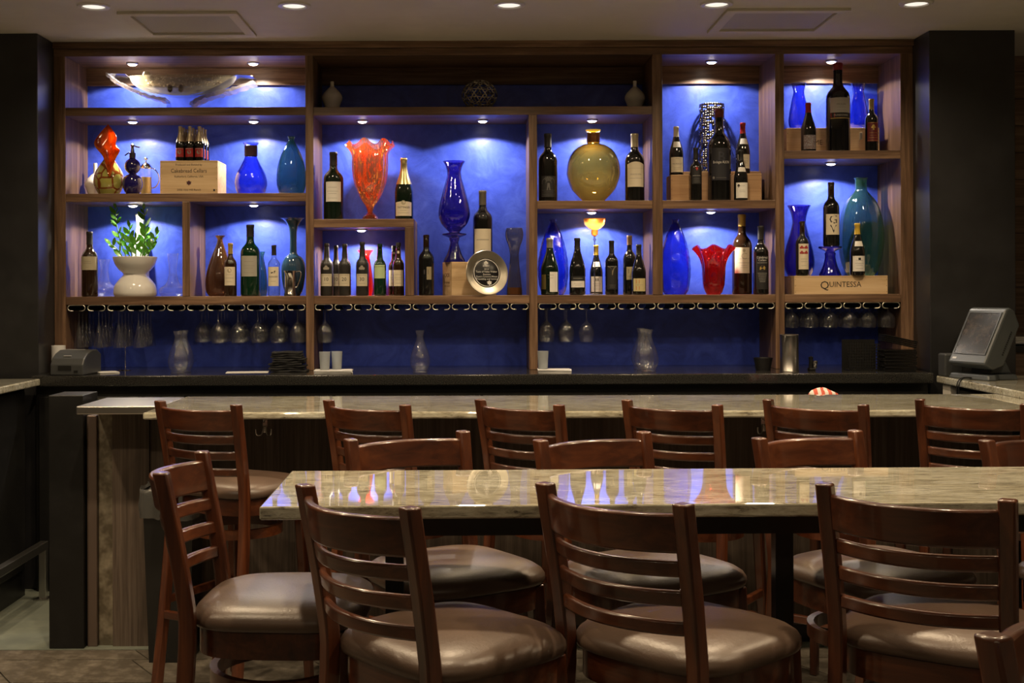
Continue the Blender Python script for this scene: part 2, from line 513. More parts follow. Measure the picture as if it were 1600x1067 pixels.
for y, wt in ((3.95, 1.2), (2.5, 0.75), (-0.4, 0.3)):  # rearmost row is added fill light behind the camera, no lamps known there
    for x in (-2.3, -1.15, 0.0, 1.15, 2.3):
        can(x, y, 'recessed ceiling downlight above the picture, ' + {3.95: 'between bar and table', 2.5: 'over the high table', -0.4: 'unseen fill added behind the camera'}[y] + ', ' + {-2.3: 'far left', -1.15: 'left', 0.0: 'centre', 1.15: 'right', 2.3: 'far right'}[x], CAN_W * wt, 'downlights over the seating')

puck_trim = MB().lathe([(0.024, -0.002), (0.026, -0.009), (0.033, -0.006), (0.034, 0.0)], 28).mesh('trim', True); puck_trim.materials.append(STEEL)
puck_lens = MB().lathe([(0.0001, -0.0165), (0.012, -0.015), (0.020, -0.012), (0.0245, -0.006)], 24).mesh('lens'); puck_lens.materials.append(E_puck)
def puck(px, ztop, label):
    D = 6.75
    t = thing('puck_light', label, 'puck light', ((px - VX) * D / F, D, ztop))
    obj('trim', puck_trim, None, t); obj('lens', puck_lens, None, t)
    l = spot(t, (0, 0, -0.030), PUCK_W, 150, 0.12, PUCKCOL, 0.012).data
    l.use_nodes = True                      # downlight beam: strength falls off with the cosine
    nt = l.node_tree; tc = nt.nodes.new('ShaderNodeTexCoord'); sp_ = nt.nodes.new('ShaderNodeSeparateXYZ'); ab = nt.nodes.new('ShaderNodeMath'); ab.operation = 'ABSOLUTE'
    nt.links.new(tc.outputs['Normal'], sp_.inputs[0]); nt.links.new(sp_.outputs['Z'], ab.inputs[0])
    nt.links.new(ab.outputs[0], nt.nodes['Emission'].inputs['Strength'])

# ------------------------------------------------------------------ shelving
TH = 13.0
ZS = {'a1': sz(166), 'a2': sz(300.5), 'bot': sz(461.5), 'b1': sz(166.5), 'box': sz(341.5), 'c1': sz(314), 'e1': sz(237)}
ZTOP = sz(86)
t = 13.0 * YF / F
sh = thing('back_bar_shelving', 'tall walnut open shelving unit built against the blue wall', 'shelving', (0, YF, ZC))
def sb(name, x0, x1, z0, z1, mat, y0=0.0, y1=YB - YF, dz=-ZC):
    return obj(name, MB().box(x0, x1, y0, y1, z0 + dz, z1 + dz), mat, sh, bevel=0.002)
XL, XR = sx(103), sx(1408)
sb('side_post', sx(85), XL, ZC, ZTOP, M_wz); sb('side_post', XR, sx(1430), ZC, ZTOP, M_wz)
sb('header', sx(85), sx(1430), ZTOP, CEIL - 0.035, M_wx)
sb('crown_strip', sx(85), sx(1430), CEIL - 0.034, CEIL, M_wx, -0.02)
DV = [(478, 490.5), (827, 840), (1020, 1036), (1212, 1226)]
sb('divider', sx(478), sx(490.5), ZC, ZTOP, M_wz)
sb('divider', sx(827), sx(840), ZC, ZS['b1'] - t, M_wz)
sb('divider', sx(1020), sx(1036), ZS['bot'], ZTOP, M_wz)
sb('divider', sx(1212), sx(1226), ZC, ZTOP, M_wz)
sb('divider', sx(285), sx(297), ZS['bot'], ZS['a2'] - t, M_wz)
sb('divider', sx(633), sx(647), ZS['bot'], ZS['box'] - t, M_wz)
def shelf(x0, x1, z): sb('shelf', sx(x0), sx(x1), z - t, z, M_wx, 0.002)
shelf(103, 478, ZS['a1']); shelf(103, 478, ZS['a2']); shelf(103, 478, ZS['bot'])
shelf(490.5, 1020, ZS['b1']); shelf(490.5, 827, ZS['bot']); shelf(490.5, 647, ZS['box'])
shelf(840, 1020, ZS['c1']); shelf(840, 1212, ZS['bot'])
shelf(1036, 1212, ZS['c1']); shelf(1226, 1408, ZS['e1']); shelf(1226, 1408, ZS['bot'])
zv = EYE + (VY - 133) * YB / F
for a, b in ((103, 478), (490.5, 1020), (1036, 1212), (1226, 1408)):
    sb('valance', sx(a), sx(b), zv, ZTOP, M_wx, YB - YF - 0.022, YB - YF - 0.001)
for px, zt, lb in [(208, ZTOP, 'puck light above the left end of the cast glass bowl'), (397, ZTOP, 'puck light above the right end of the cast glass bowl'),
                   (208, ZS['a1'] - t, 'puck light above the blue pump dispenser'), (397, ZS['a1'] - t, 'puck light above the blue flask with wrapped neck'),
                   (208, ZS['a2'] - t, 'puck light above the potted plant'), (397, ZS['a2'] - t, 'puck light above the large green bottle'),
                   (567, ZS['b1'] - t, 'puck light above the orange ruffled goblet vase'), (755, ZS['b1'] - t, 'puck light right of the tall violet vase'),
                   (926, ZS['b1'] - t, 'puck light above the round amber flask'), (565, ZS['box'] - t, 'puck light above the row of port bottles'),
                   (925, ZS['c1'] - t, 'puck light above the orange stemmed goblet'), (1113, ZTOP, 'puck light above the latticed black cylinder'),
                   (1111, ZS['c1'] - t, 'puck light above the red ruffled vase'), (1300, ZTOP, 'puck light above the giant bottle, top right shelf'),
                   (1299, ZS['e1'] - t, 'puck light above the bottle on a violet pedestal')]:
    puck(px, zt, 'small round ' + lb)

# ------------------------------------------------------------------ back counter
obj_ct = tag(obj('back_counter', MB().box(-2.264, 2.34, 6.20, YB - 0.002, ZC - 0.055, ZC), M_blackgranite, bevel=0.006),
             'polished black granite counter along the foot of the shelving', 'counter')
cb = thing('back_cabinet', 'black cabinet run under the black granite counter', 'cabinet', (0, 6.26, 0))
obj('body', MB().box(-2.26, 2.33, 0, 0.66, 0.0, ZC - 0.0555), M_black, cb)
for i in range(6):
    x0 = -2.24 + i * 0.76
    d = obj('door', MB().box(x0, x0 + 0.745, -0.018, -0.001, 0.10, ZC - 0.11), M_black, cb, bevel=0.002)
    obj('handle', MB().box(x0 + 0.30, x0 + 0.44, -0.034, -0.0185, ZC - 0.125, ZC - 0.115), STEEL, d)

# side counters
def side_counter(x0, x1, inner, label, y0):
    s = 1 if inner == x0 else -1
    o = tag(obj('side_counter', MB().box(x0, x1, y0, 6.195, 1.065, 1.10), M_granite, bevel=0.006), label[0], 'counter')
    c = thing('side_cabinet', label[1], 'cabinet', (0, 0, 0))
    xi = inner + s * 0.08; xo = x1 if s > 0 else x0
    obj('body', MB().box(min(xi, xo), max(xi, xo), y0 + 0.02, 6.19, 0, 1.0645), M_black, c)
    n = 3
    for i in range(n):
        a = y0 + 0.04 + i * (6.17 - y0 - 0.04) / n; b = a + (6.17 - y0 - 0.04) / n - 0.01
        xx = sorted((xi - s * 0.014, xi - s * 0.0005))
        obj('panel', MB().box(xx[0], xx[1], a, b, 0.14, 1.04), M_black, c, bevel=0.002)
side_counter(-3.3, -2.215, -2.215, ('pale granite side counter at the left pillar', 'black panelled cabinet under the left granite side counter'), 4.2)
side_counter(2.349, 3.3, 2.349, ('pale granite side counter carrying the touch screen till', 'black panelled cabinet under the right granite side counter'), 4.6)
fr = thing('foot_rail', 'square steel foot rail low beside the left black cabinet', 'foot rail', (-2.17, 0, 0))
obj('rail', MB().box(-0.02, 0.02, 4.6, 6.12, 0.25, 0.29), STEEL, fr, bevel=0.003)
for y in (4.62, 6.085):
    p = obj('post', MB().box(-0.018, 0.018, y, y + 0.034, 0.008, 0.2495), STEEL, fr, bevel=0.002)
    obj('foot_plate', MB().box(-0.035, 0.035, y - 0.02, y + 0.054, 0.0, 0.008), STEEL, p)

# ------------------------------------------------------------------ bar
bar = thing('bar_counter', 'long bar with pale granite top and dark vertical grain front', 'bar', (0, 4.75, 0))
obj('granite_top', MB().box(-1.30, 2.345, 0, 0.71, 1.042, 1.07), M_granite, bar, bevel=0.007)
obj('front_panel', MB().box(-1.58, 2.345, 0.56, 0.60, 0.08, 1.041), M_barwood, bar)
obj('toe_kick', MB().box(-1.58, 2.345, 0.575, 0.62, 0.0, 0.0795), M_black, bar)
obj('body', MB().box(-1.66, 2.345, 0.601, 0.70, 0.09, 1.02), M_black, bar)
st = obj('steel_end_top', MB().box(-1.655, -1.302, 0.29, 0.71, 1.034, 1.068), STEEL, bar, bevel=0.004, label='brushed steel end section of the bar top')
obj('end_wood_panel', MB().box(-1.58, -1.42, 0.540, 0.5595, 0.0, 1.033), M_barwood, bar)
obj('steel_strip', MB().box(-1.645, -1.582, 0.555, 0.60, 0.0, 1.03), M_galv, bar, label='mottled shiny steel strip')
obj('corner_channel', MB().box(-1.69, -1.647, 0.535, 0.60, 0.0, 1.005), plain((0.20, 0.15, 0.125), 0.35, 0.7, name='bronze_channel'), bar, bevel=0.004)
gp = tag(obj('service_end_panel', MB().box(-1.845, -1.695, 5.255, 5.46, 0.0, 1.095), M_black, bevel=0.003), 'tall plain black panel at the left end of the bar', 'panel')
def hook(x, label):
    t = thing('coat_hook', label, 'hook', (x, 5.309, 0.955))
    obj('plate', MB().box(-0.011, 0.011, -0.004, 0.0, -0.03, 0.035), CHROME, t, bevel=0.002)
    for s in (-1, 1):
        obj('prong', MB().tube(smooth_path([(s * 0.004, -0.004, 0.0), (s * 0.012, -0.02, -0.035), (s * 0.03, -0.035, -0.035), (s * 0.034, -0.04, -0.008)], 5), 0.004, 8), CHROME, t, smooth='all')
    obj('upper_prong', MB().tube(smooth_path([(0, -0.004, 0.02), (0, -0.03, 0.02), (0, -0.045, 0.04)], 5), 0.004, 8), CHROME, t, smooth='all')
hook(-0.918, 'chrome double coat hook under the bar top, left of two')
hook(1.257, 'chrome double coat hook under the bar top, right of two')
tr = thing('trash_bin', 'black square trash bin with clear liner beside the bar end', 'bin', (-1.275, 5.14, 0))
m = MB(); a, b = 0.085, 0.105
m.add([(-a, -a, 0), (a, -a, 0), (a, a, 0), (-a, a, 0), (-b, -b, 0.72), (b, -b, 0.72), (b, b, 0.72), (-b, b, 0.72)],
      [(3, 2, 1, 0), (0, 1, 5, 4), (1, 2, 6, 5), (2, 3, 7, 6), (3, 0, 4, 7)])
obj('body', m, BLKPL, tr)
m = MB(); rb = random.Random(2); n = 40; v = []
for j, (zz, k) in enumerate(((0.60, 1.05), (0.66, 1.07), (0.71, 1.07), (0.735, 1.04), (0.70, 0.95))):
    for i in range(n):
        a = 2 * math.pi * i / n; c, s_ = math.cos(a), math.sin(a); q = 0.108 * k / max(abs(c), abs(s_))
        q *= 1 + rb.uniform(-0.02, 0.03)
        v.append((q * c, q * s_, zz + rb.uniform(-0.012, 0.008)))
m.add(v, [(j * n + i, j * n + (i + 1) % n, (j + 1) * n + (i + 1) % n, (j + 1) * n + i) for j in range(4) for i in range(n)])
obj('liner', m, G_bag, tr, smooth='all')

# ------------------------------------------------------------------ high table
TZ = 1.07
tb = thing('high_table', 'long high communal table with pale granite top on black frame', 'table', (-0.477, 2.68, 0), R(1.0))
obj('granite_top', MB().box(0, 3.4, 0, 0.53, TZ - 0.03, TZ), M_granite, tb, bevel=0.004)
obj('apron', MB().box(0.14, 3.3, 0.09, 0.13, TZ - 0.085, TZ - 0.0305), M_black, tb)
obj('apron', MB().box(0.14, 3.3, 0.40, 0.44, TZ - 0.085, TZ - 0.0305), M_black, tb)
for i, x in enumerate((0.285, 1.23, 2.75)):
    l = obj('leg', MB().box(x - 0.022, x + 0.022, 0.245, 0.289, 0.012, TZ - 0.0305), M_black, tb, bevel=0.002)
    obj('foot_plate', MB().box(x - 0.04, x + 0.04, 0.17, 0.365, 0.0, 0.012), M_black, l)
    obj('cross_bar', MB().box(x - 0.022, x + 0.022, 0.1305, 0.3995, TZ - 0.08, TZ - 0.04), M_black, l)

# ------------------------------------------------------------------ bar stools
def build_stool():
    root = thing('bar_stool', 'x', 'bar stool')
    # seat pad: rounded outline, domed
    def outline(k, n=44):
        out = []
        for i in range(n):
            a = 2 * math.pi * i / n; c, s_ = math.cos(a), math.sin(a)
            e = 2 / 3.7
            x = math.copysign(abs(c) ** e, c); yv = math.copysign(abs(s_) ** e, s_)
            wdt = 0.210 + 0.008 * yv
            out.append((x * wdt * k, yv * 0.205 * k + 0.0))
        return out
    lv = [(0.93, 0.777), (0.985, 0.780), (1.0, 0.790), (0.995, 0.800), (0.965, 0.811), (0.90, 0.821), (0.78, 0.830), (0.55, 0.837), (0.3, 0.840), (0.02, 0.841)]
    n = 44; v = []; f = []
    for k, z in lv: v += [(x, yv, z) for x, yv in outline(k, n)]
    for j in range(len(lv) - 1):
        f += [(j * n + i, j * n + (i + 1) % n, (j + 1) * n + (i + 1) % n, (j + 1) * n + i) for i in range(n)]
    f.append(tuple(range(n))[::-1]); f.append(tuple(range((len(lv) - 1) * n, len(lv) * n)))
    obj('seat_pad', MB().add(v, f), M_vinyl, root, smooth='all')
    # apron band
    v = []; f = []
    for k, z in ((0.93, 0.715), (0.93, 0.7755), (0.83, 0.7755), (0.83, 0.715)): v += [(x, yv, z) for x, yv in outline(k, n)]
    for j in range(4):
        j2 = (j + 1) % 4
        f += [(j * n + i, j * n + (i + 1) % n, j2 * n + (i + 1) % n, j2 * n + i) for i in range(n)]
    obj('seat_frame', MB().add(v, f), M_stx, root, smooth=50)
    # legs
    def bar(pts, wx, wy, name, mat=M_stz):
        pts = smooth_path(pts, 4)
        def sec(i, p):
            u = i / (len(pts) - 1)
            a = (wx[0] * (1 - u) + wx[1] * u) / 2; b = (wy[0] * (1 - u) + wy[1] * u) / 2
            return [(p.x - a, p.y - b, p.z), (p.x + a, p.y - b, p.z), (p.x + a, p.y + b, p.z), (p.x - a, p.y + b, p.z)]
        obj(name, MB().sweep(pts, sec), mat, root, smooth=40, bevel=0.005)
    for s in (-1, 1):
        bar([(s * 0.185, 0.185, 0), (s * 0.172, 0.165, 0.45), (s * 0.162, 0.150, 0.775)], (0.030, 0.038), (0.030, 0.038), 'front_leg')
        bar([(s * 0.188, -0.275, 0), (s * 0.180, -0.225, 0.40), (s * 0.172, -0.195, 0.74), (s * 0.173, -0.208, 0.90), (s * 0.180, -0.252, 1.136)], (0.030, 0.034), (0.040, 0.034), 'back_post')
    def backy(z):
        if z < 0.9: return -0.208 + (0.9 - z) * 0.08
        return -0.208 - (z - 0.9) * 0.19
    def rail(z0, z1, th, sag, name):
        n = 14; v = []; f = []
        hw = 0.170 if z0 > 1 else 0.165
        for i in range(n + 1):
            u = -1 + 2 * i / n; x = u * hw
            d = -sag * (1 - u * u)
            rise = 0.0
            for z, q in ((z0, 0), (z1, 0), (z1, 1), (z0, 1)):
                v.append((x, backy(z) + d + (th / 2 if q else -th / 2), z + rise))
        for i in range(n):
            for k in range(4):
                k2 = (k + 1) % 4
                f.append((i * 4 + k, i * 4 + k2, (i + 1) * 4 + k2, (i + 1) * 4 + k))
        f.append((3, 2, 1, 0)); f.append((n * 4, n * 4 + 1, n * 4 + 2, n * 4 + 3))
        obj(name, MB().add(v, f), M_stx, root, smooth=45, bevel=0.005)
    rail(1.036, 1.114, 0.022, 0.066, 'crest_rail')
    rail(0.987, 1.020, 0.018, 0.060, 'back_slat'); rail(0.928, 0.960, 0.018, 0.056, 'back_slat'); rail(0.868, 0.898, 0.018, 0.050, 'back_slat')
    m = MB()
    m.lathe([(0.150, 0.620), (0.168, 0.620), (0.168, 0.655), (0.150, 0.655), (0.150, 0.620)], 40, 0, -0.015)
    obj('hoop', m, M_stx, root, smooth=40)
    obj('stretcher', MB().box(-0.165, 0.165, 0.160, 0.182, 0.27, 0.305), M_stx, root, bevel=0.004)
    obj('stretcher', MB().box(-0.170, 0.170, -0.250, -0.230, 0.32, 0.350), M_stx, root, bevel=0.004)
    for s in (-1, 1):
        obj('stretcher', MB().box(s * 0.178 - 0.010, s * 0.178 + 0.010, -0.225, 0.158, 0.37, 0.40), M_stx, root, bevel=0.004)
    return root
stool0 = build_stool(); used = [False]
def stool(bx, by, fx, fy, label, group):
    """back-top centre and facing direction -> stool"""
    o = stool0 if not used[0] else copytree(stool0)
    used[0] = True
    L = math.hypot(fx, fy); fx, fy = fx / L, fy / L
    o.location = (bx + fx * 0.25, by + fy * 0.25, 0)
    o.rotation_euler = (0, 0, math.atan2(-fx, fy))
    tag(o, label, 'bar stool', group)
    return o
def ang(d): return math.sin(R(d)), math.cos(R(d))
BARN = ['leftmost', 'second from the left', 'third from the left', 'fourth from the left', 'fifth from the left', 'rightmost']
for i, (x, y, th) in enumerate([(-1.02, 4.466, 28), (-0.40, 4.457, 34), (0.159, 4.45, 39), (0.712, 4.418, 35), (1.231, 4.41, 38), (1.80, 4.41, 33)]):
    stool(x, y, *ang(th), 'wooden ladder back stool drawn up to the bar, ' + BARN[i] + ' of its row', 'stools along the bar')
for i, (x, y, th) in enumerate([(-0.242, 2.44, 49), (0.274, 2.46, 46), (0.887, 2.467, 34)]):
    stool(x, y, *ang(th), 'wooden ladder back stool on the near side of the high table, ' + ['leftmost', 'middle', 'rightmost'][i] + ' of three', 'stools on the near side of the table')
for i, (x, y, th) in enumerate([(-0.19, 3.45, 31), (0.333, 3.42, 31), (0.943, 3.44, 28), (1.54, 3.38, 30)]):
    stool(x, y, math.sin(R(th)), -math.cos(R(th)), 'wooden ladder back stool facing us across the high table, ' + ['leftmost', 'second from the left', 'third from the left', 'rightmost, cut by the picture edge'][i], 'stools on the far side of the table')
stool(-0.705, 2.935, 1.0, -0.03, 'wooden ladder back stool at the left end of the high table, turned sideways', 'end stool')
stool(0.77, 1.535, 0.51, -0.86, 'wooden ladder back stool nearest the camera, cut by the bottom right corner', 'near corner stool')
#PART2
# ------------------------------------------------------------------ shelf goods: helpers
def shelf_spot(px, key, dy, ytop):
    """photo column, shelf, distance behind shelf edge, top row -> (location, height, metres per pixel)"""
    D = YF + dy; z0 = key if isinstance(key, float) else ZS[key]
    X = P(px, ytop, D).x
    return (X, D, z0), P(px, ytop, D).z - z0, D / F

def wrap(v2, Rr):
    return [(Rr * math.sin(x / Rr), -Rr * math.cos(x / Rr), z) for x, z in v2]

def prof_at(prof, z):
    for (r0, z0), (r1, z1) in zip(prof, prof[1:]):
        if z0 <= z <= z1 and z1 > z0: return r0 + (r1 - r0) * (z - z0) / (z1 - z0)
    return prof[-1][0]

def patch(Rr, z0, z1, half, arch=0.0, xoff=0.0, prof=None):
    n = 16; m = MB(); v = []; f = []
    for i in range(n + 1):
        a = (xoff + half * (-1 + 2 * i / n)) / Rr
        zt = z1 + arch * (1 - (-1 + 2 * i / n) ** 2)
        for k in range(3):
            z = z0 + (zt - z0) * k / 2
            r = (prof_at(prof, z) + 0.0007) if prof else Rr
            v.append((r * math.sin(a), -r * math.cos(a), z))
    for i in range(n):
        for k in range(2): f.append((i * 3 + k, (i + 1) * 3 + k, (i + 1) * 3 + k + 1, i * 3 + k + 1))
    return m.add(v, f)

def bars2d(rows):
    v = []; f = []
    for x, z, w, h in rows:
        n = len(v); k = 6
        for i in range(k + 1):
            xx = x - w / 2 + w * i / k; v += [(xx, z - h / 2), (xx, z + h / 2)]
        f += [(n + 2 * i, n + 2 * i + 2, n + 2 * i + 3, n + 2 * i + 1) for i in range(k)]
    return v, f

def disc2d(cx, cz, r, n=14):
    return [(cx + r * math.cos(2 * math.pi * i / n), cz + r * math.sin(2 * math.pi * i / n)) for i in range(n)], [tuple(range(n))]

EMB = {
 'crest': [disc2d(-0.5, 0.0, 0.38), disc2d(0.5, 0, 0.38), disc2d(0, 0.45, 0.42), disc2d(0, -0.1, 0.3)],
 'duck': [([(-1, 0), (-0.6, -0.35), (0.3, -0.4), (0.75, -0.1), (0.65, 0.3), (1.0, 0.45), (0.75, 0.7), (0.4, 0.6), (0.3, 0.15), (-0.4, 0.2)], [tuple(range(10))])],
 'leaf': [([(0, -1), (0.25, -0.5), (0.8, -0.45), (0.6, 0), (1, 0.3), (0.5, 0.5), (0.2, 0.6), (0, 1), (-0.2, 0.6), (-0.5, 0.5), (-1, 0.3), (-0.6, 0), (-0.8, -0.45), (-0.25, -0.5)], [tuple(range(14))])],
 'tree': [([(-0.25, -1), (0.25, -1), (0.15, 0), (-0.15, 0)], [(0, 1, 2, 3)])] + [([(math.cos(a) * 1.0, math.sin(a) * 0.9), (math.cos(a + .12) * 1.0, math.sin(a + .12) * 0.9), (math.cos(a + .12) * 0.35, math.sin(a + .12) * 0.3), (math.cos(a) * 0.35, math.sin(a) * 0.3)], [(0, 1, 2, 3)]) for a in [i * 0.24 for i in range(14)]],
 'disc': [disc2d(0, 0, 1, 20)],
 'bear': [([(-1, -0.6), (-0.5, -0.6), (-0.4, -0.2), (0.3, -0.2), (0.4, -0.6), (0.85, -0.6), (1, 0.2), (0.6, 0.65), (-0.3, 0.7), (-0.8, 0.4)], [tuple(range(10))])],
 'panel': [([(-1, -1), (1, -1), (1, 1), (-1, 1)], [(0, 1, 2, 3)])],
 'vee': [([(-1, 1), (0, -1), (1, 1), (0.5, 1), (0, 0.1), (-0.5, 1)], [(0, 1, 4, 5), (1, 2, 3, 4)])],
 'column': [([(-0.3, -1), (0.3, -1), (0.3, 0.4), (-0.3, 0.4)], [(0, 1, 2, 3)]), disc2d(0, 0.6, 0.6), disc2d(-0.6, 0.1, 0.35), disc2d(0.6, 0.1, 0.35)],
}

BPROF = {
 'bord': lambda R_, H: [(R_ * .90, 0), (R_ * .98, H * .008), (R_, H * .02), (R_, H * .60), (R_ * .965, H * .635), (R_ * .86, H * .672), (R_ * .66, H * .705), (R_ * .47, H * .735), (R_ * .39, H * .77), (R_ * .37, H * .85), (R_ * .37, H * .955), (R_ * .40, H * .96), (R_ * .40, H * .99), (R_ * .36, H), (0.0001, H)],
 'burg': lambda R_, H: [(R_ * .90, 0), (R_ * .98, H * .008), (R_, H * .02), (R_, H * .44), (R_ * .95, H * .50), (R_ * .80, H * .59), (R_ * .60, H * .68), (R_ * .44, H * .76), (R_ * .36, H * .83), (R_ * .345, H * .95), (R_ * .38, H * .955), (R_ * .38, H * .99), (R_ * .33, H), (0.0001, H)],
 'port': lambda R_, H: [(R_ * .90, 0), (R_ * .98, H * .01), (R_, H * .02), (R_, H * .56), (R_ * .95, H * .61), (R_ * .80, H * .655), (R_ * .55, H * .69), (R_ * .46, H * .74), (R_ * .42, H * .84), (R_ * .36, H * .93), (R_ * .42, H * .935), (R_ * .42, H * .975), (R_ * .36, H), (0.0001, H)],
}
def inks(parent, Rr, items, cx=0.0, rot=None, y=None):
    """items: (kind, text or emblem, x, z, size, material[, maxw]); printed on a cylinder of radius Rr (or flat when Rr is None)"""
    by = {}
    for it in items:
        kind, s, x, z, size, mat = it[:6]
        if kind == 't': parts_ = [textmesh(s, size, it[6] if len(it) > 6 else None)]
        elif kind == 'e': parts_ = [([(a * size, b * size) for a, b in v], f) for v, f in EMB[s]]
        else: parts_ = [bars2d([(0, 0, size, s)])]
        mb = by.setdefault(mat.name, (MB(), mat))[0]
        for v, f in parts_:
            v2 = [(a + x, b + z) for a, b in v]
            mb.add(wrap(v2, Rr) if Rr else [(a, y, b) for a, b in v2], f)
    for mb, mat in by.values():
        obj('lettering', mb.mesh('lettering', fix=False), mat, parent)

def bottle(label, px, ytop, wpx, style, key, dy=0.10, glass_m=BK, cap=None, capf=0.80, labels=(), rz=0.0, group=None, caps_r=1.0):
    loc, H, q = shelf_spot(px, key, dy, ytop)
    Rr = wpx * q / 2
    t = thing('wine_bottle', label, 'bottle', loc, rz, group)
    prof = BPROF[style](Rr, H)
    obj('glass_body', MB().lathe([(0.0001, 0.0)] + prof, 28), glass_m, t, smooth=60)
    if cap:
        pr = [(prof_at(prof[:-2], H * capf) + 0.0006, H * capf)] + [(r + 0.0006, z) for r, z in prof if H * capf < z < H * 0.995] + [(prof[-2][0] + 0.0006, H + 0.0006), (0.0001, H + 0.0008)]
        obj('capsule', MB().lathe(pr, 24), cap, t, smooth=50)
    D = loc[1]
    for L in labels:
        y0, y1, frac, mat = L[:4]; opt = L[4] if len(L) > 4 else {}
        zt = P(px, y0, D).z - loc[2]; zb = P(px, y1, D).z - loc[2]
        zb = max(zb, 0.004)
        half = Rr * frac
        slope = prof_at(prof, zb) > prof_at(prof, zt) * 1.03
        lo = obj(opt.get('name', 'label'), patch(Rr + 0.0006, zb, zt, half, opt.get('arch', 0) * q, opt.get('xoff', 0) * q, prof if slope else None), mat, t, smooth='all')
        h = zt - zb; w2 = half * 2
        it = []
        for e in opt.get('ink', ()):
            if e[0] == 't': it.append(('t', e[1], 0, zb + e[2] * h, e[3] * h, e[4], 0.86 * min(w2, 1.7 * Rr)))
            elif e[0] == 'e': it.append(('e', e[1], (e[5] if len(e) > 5 else 0) * w2, zb + e[2] * h, e[3] * h, e[4]))
            else: it.append(('b', 0.0011, 0, zb + e[1] * h, e[2] * min(w2, 1.8 * Rr), e[3]))
        if it and not slope: inks(lo, Rr + 0.0012, it)
    return t

def vase(name, label, cat, px, ytop, key, dy, prof_px, mat, seg=40, fn=None, group=None, rz=0.0):
    """prof_px: (half width px, photo row) from the foot upward"""
    loc, H, q = shelf_spot(px, key, dy, ytop)
    D = loc[1]
    pr = []
    for hw, y in prof_px:
        pr.append((max(hw * q, 0.0001), P(px, y, D).z - loc[2]))
    pr[0] = (pr[0][0], 0.0)
    pr = [(p.x, p.y) for p in smooth_path([Vector((a, b)) for a, b in pr], 5)]
    pr = [(max(a, 0.0001), max(b, 0.0)) for a, b in pr]
    o = obj(name, MB().lathe([(0.0001, 0.0)] + pr, seg, fn=fn), mat, smooth='all', loc=loc)
    o.rotation_euler.z = rz
    if label: tag(o, label, cat, group)
    return o

def fbar(x, w, m): return ('b', x, w, m)
LINES = (('b', 0.72, 0.55, GREYINK), ('b', 0.52, 0.7, GREYINK), ('b', 0.40, 0.5, GREYINK), ('b', 0.18, 0.6, GREYINK))

# ---- top left: cast glass bowl
D = YF + 0.17; q = D / F
loc, _, _ = shelf_spot(286, 'a1', 0.17, 110)
cg = thing('cast_glass_bowl', 'long winged cast glass bowl filled with crystals', 'glass bowl', loc)
def loc2(x, y):
    p = P(x, y, D); return (p.x - loc[0], p.z - loc[2])
out = [loc2(*p) for p in [(264, 170), (264, 160), (240, 153), (218, 145), (200, 136), (182, 128), (171, 117), (200, 118), (212, 128), (228, 138), (250, 147), (272, 151), (296, 151), (320, 146), (345, 136), (366, 122), (372, 119), (398, 121), (399, 134), (370, 140), (345, 148), (322, 154), (300, 170)]]
zmin = min(p[1] for p in out); out = [(x, max(0.0, z)) for x, z in out]
obj('glass_body', MB().prism(out, -0.055, 0.055), G_cast, cg, bevel=0.003)
# rough chipped lower edges
for side in ([(171, 118), (181, 127), (200, 137), (220, 146), (240, 153), (262, 158)], [(399, 130), (372, 139), (345, 147), (322, 153), (300, 163)]):
    pts = [Vector((*loc2(*p), 0)) for p in side]; pts = smooth_path(pts, 5); rg = random.Random(4)
    m = MB(); v = []; f = []
    for p in pts:
        for yy in (-0.058, 0.058):
            for dz in (-0.010, 0.008):
                v.append((p.x + rg.uniform(-.003, .003), yy + rg.uniform(-.004, .004), max(0.001, p.y + dz + rg.uniform(-.004, .004))))
    for i in range(len(pts) - 1):
        a = i * 4; b = a + 4
        f += [(a, a + 1, b + 1, b), (a + 1, a + 3, b + 3, b + 1), (a + 3, a + 2, b + 2, b + 3), (a + 2, a, b, b + 2)]
    obj('chipped_edge', m.add(v, f), M_rough, cg)
m = MB(); n = 36; v = []; f = []; rows = 9
cx_, zt = loc2(286, 119); zb_ = loc2(286, 150.5)[1]; hw = 84 * q
for j in range(rows):
    u = j / (rows - 1); rad = math.cos(u * math.pi / 2) ** 0.8
    for i in range(n):
        a = 2 * math.pi * i / n
        v.append((cx_ + hw * rad * math.cos(a), 0.050 * rad * math.sin(a), zt + 0.001 - (zt - zb_ - 0.002) * math.sin(u * math.pi / 2)))
for j in range(rows - 1): f += [(j * n + i, j * n + (i + 1) % n, (j + 1) * n + (i + 1) % n, (j + 1) * n + i) for i in range(n)]
obj('bowl', m.add(v, f), G_castbowl, cg, smooth='all')
m = MB(); rg = random.Random(11)
for k in range(150):
    u = rg.uniform(-0.72, 0.72)
    px_ = cx_ + hw * u; top = zt - 0.004 + rg.uniform(-0.055 * (1 - u * u) ** 0.5, 0.012)
    s = rg.uniform(0.004, 0.009); yy = rg.uniform(-0.03, 0.03)
    bmv = [(px_ + s * rg.uniform(.5, 1) * sx_, yy + s * rg.uniform(.5, 1) * sy_, top + s * rg.uniform(.5, 1) * sz_) for sx_, sy_, sz_ in ((1, 0, 0), (-1, 0, 0), (0, 1, 0), (0, -1, 0), (0, 0, 1), (0, 0, -1))]
    m.add(bmv, [(0, 2, 4), (2, 1, 4), (1, 3, 4), (3, 0, 4), (2, 0, 5), (1, 2, 5), (3, 1, 5), (0, 3, 5)])
o = obj('crystals', m, M_rough, cg); o['kind'] = 'stuff'
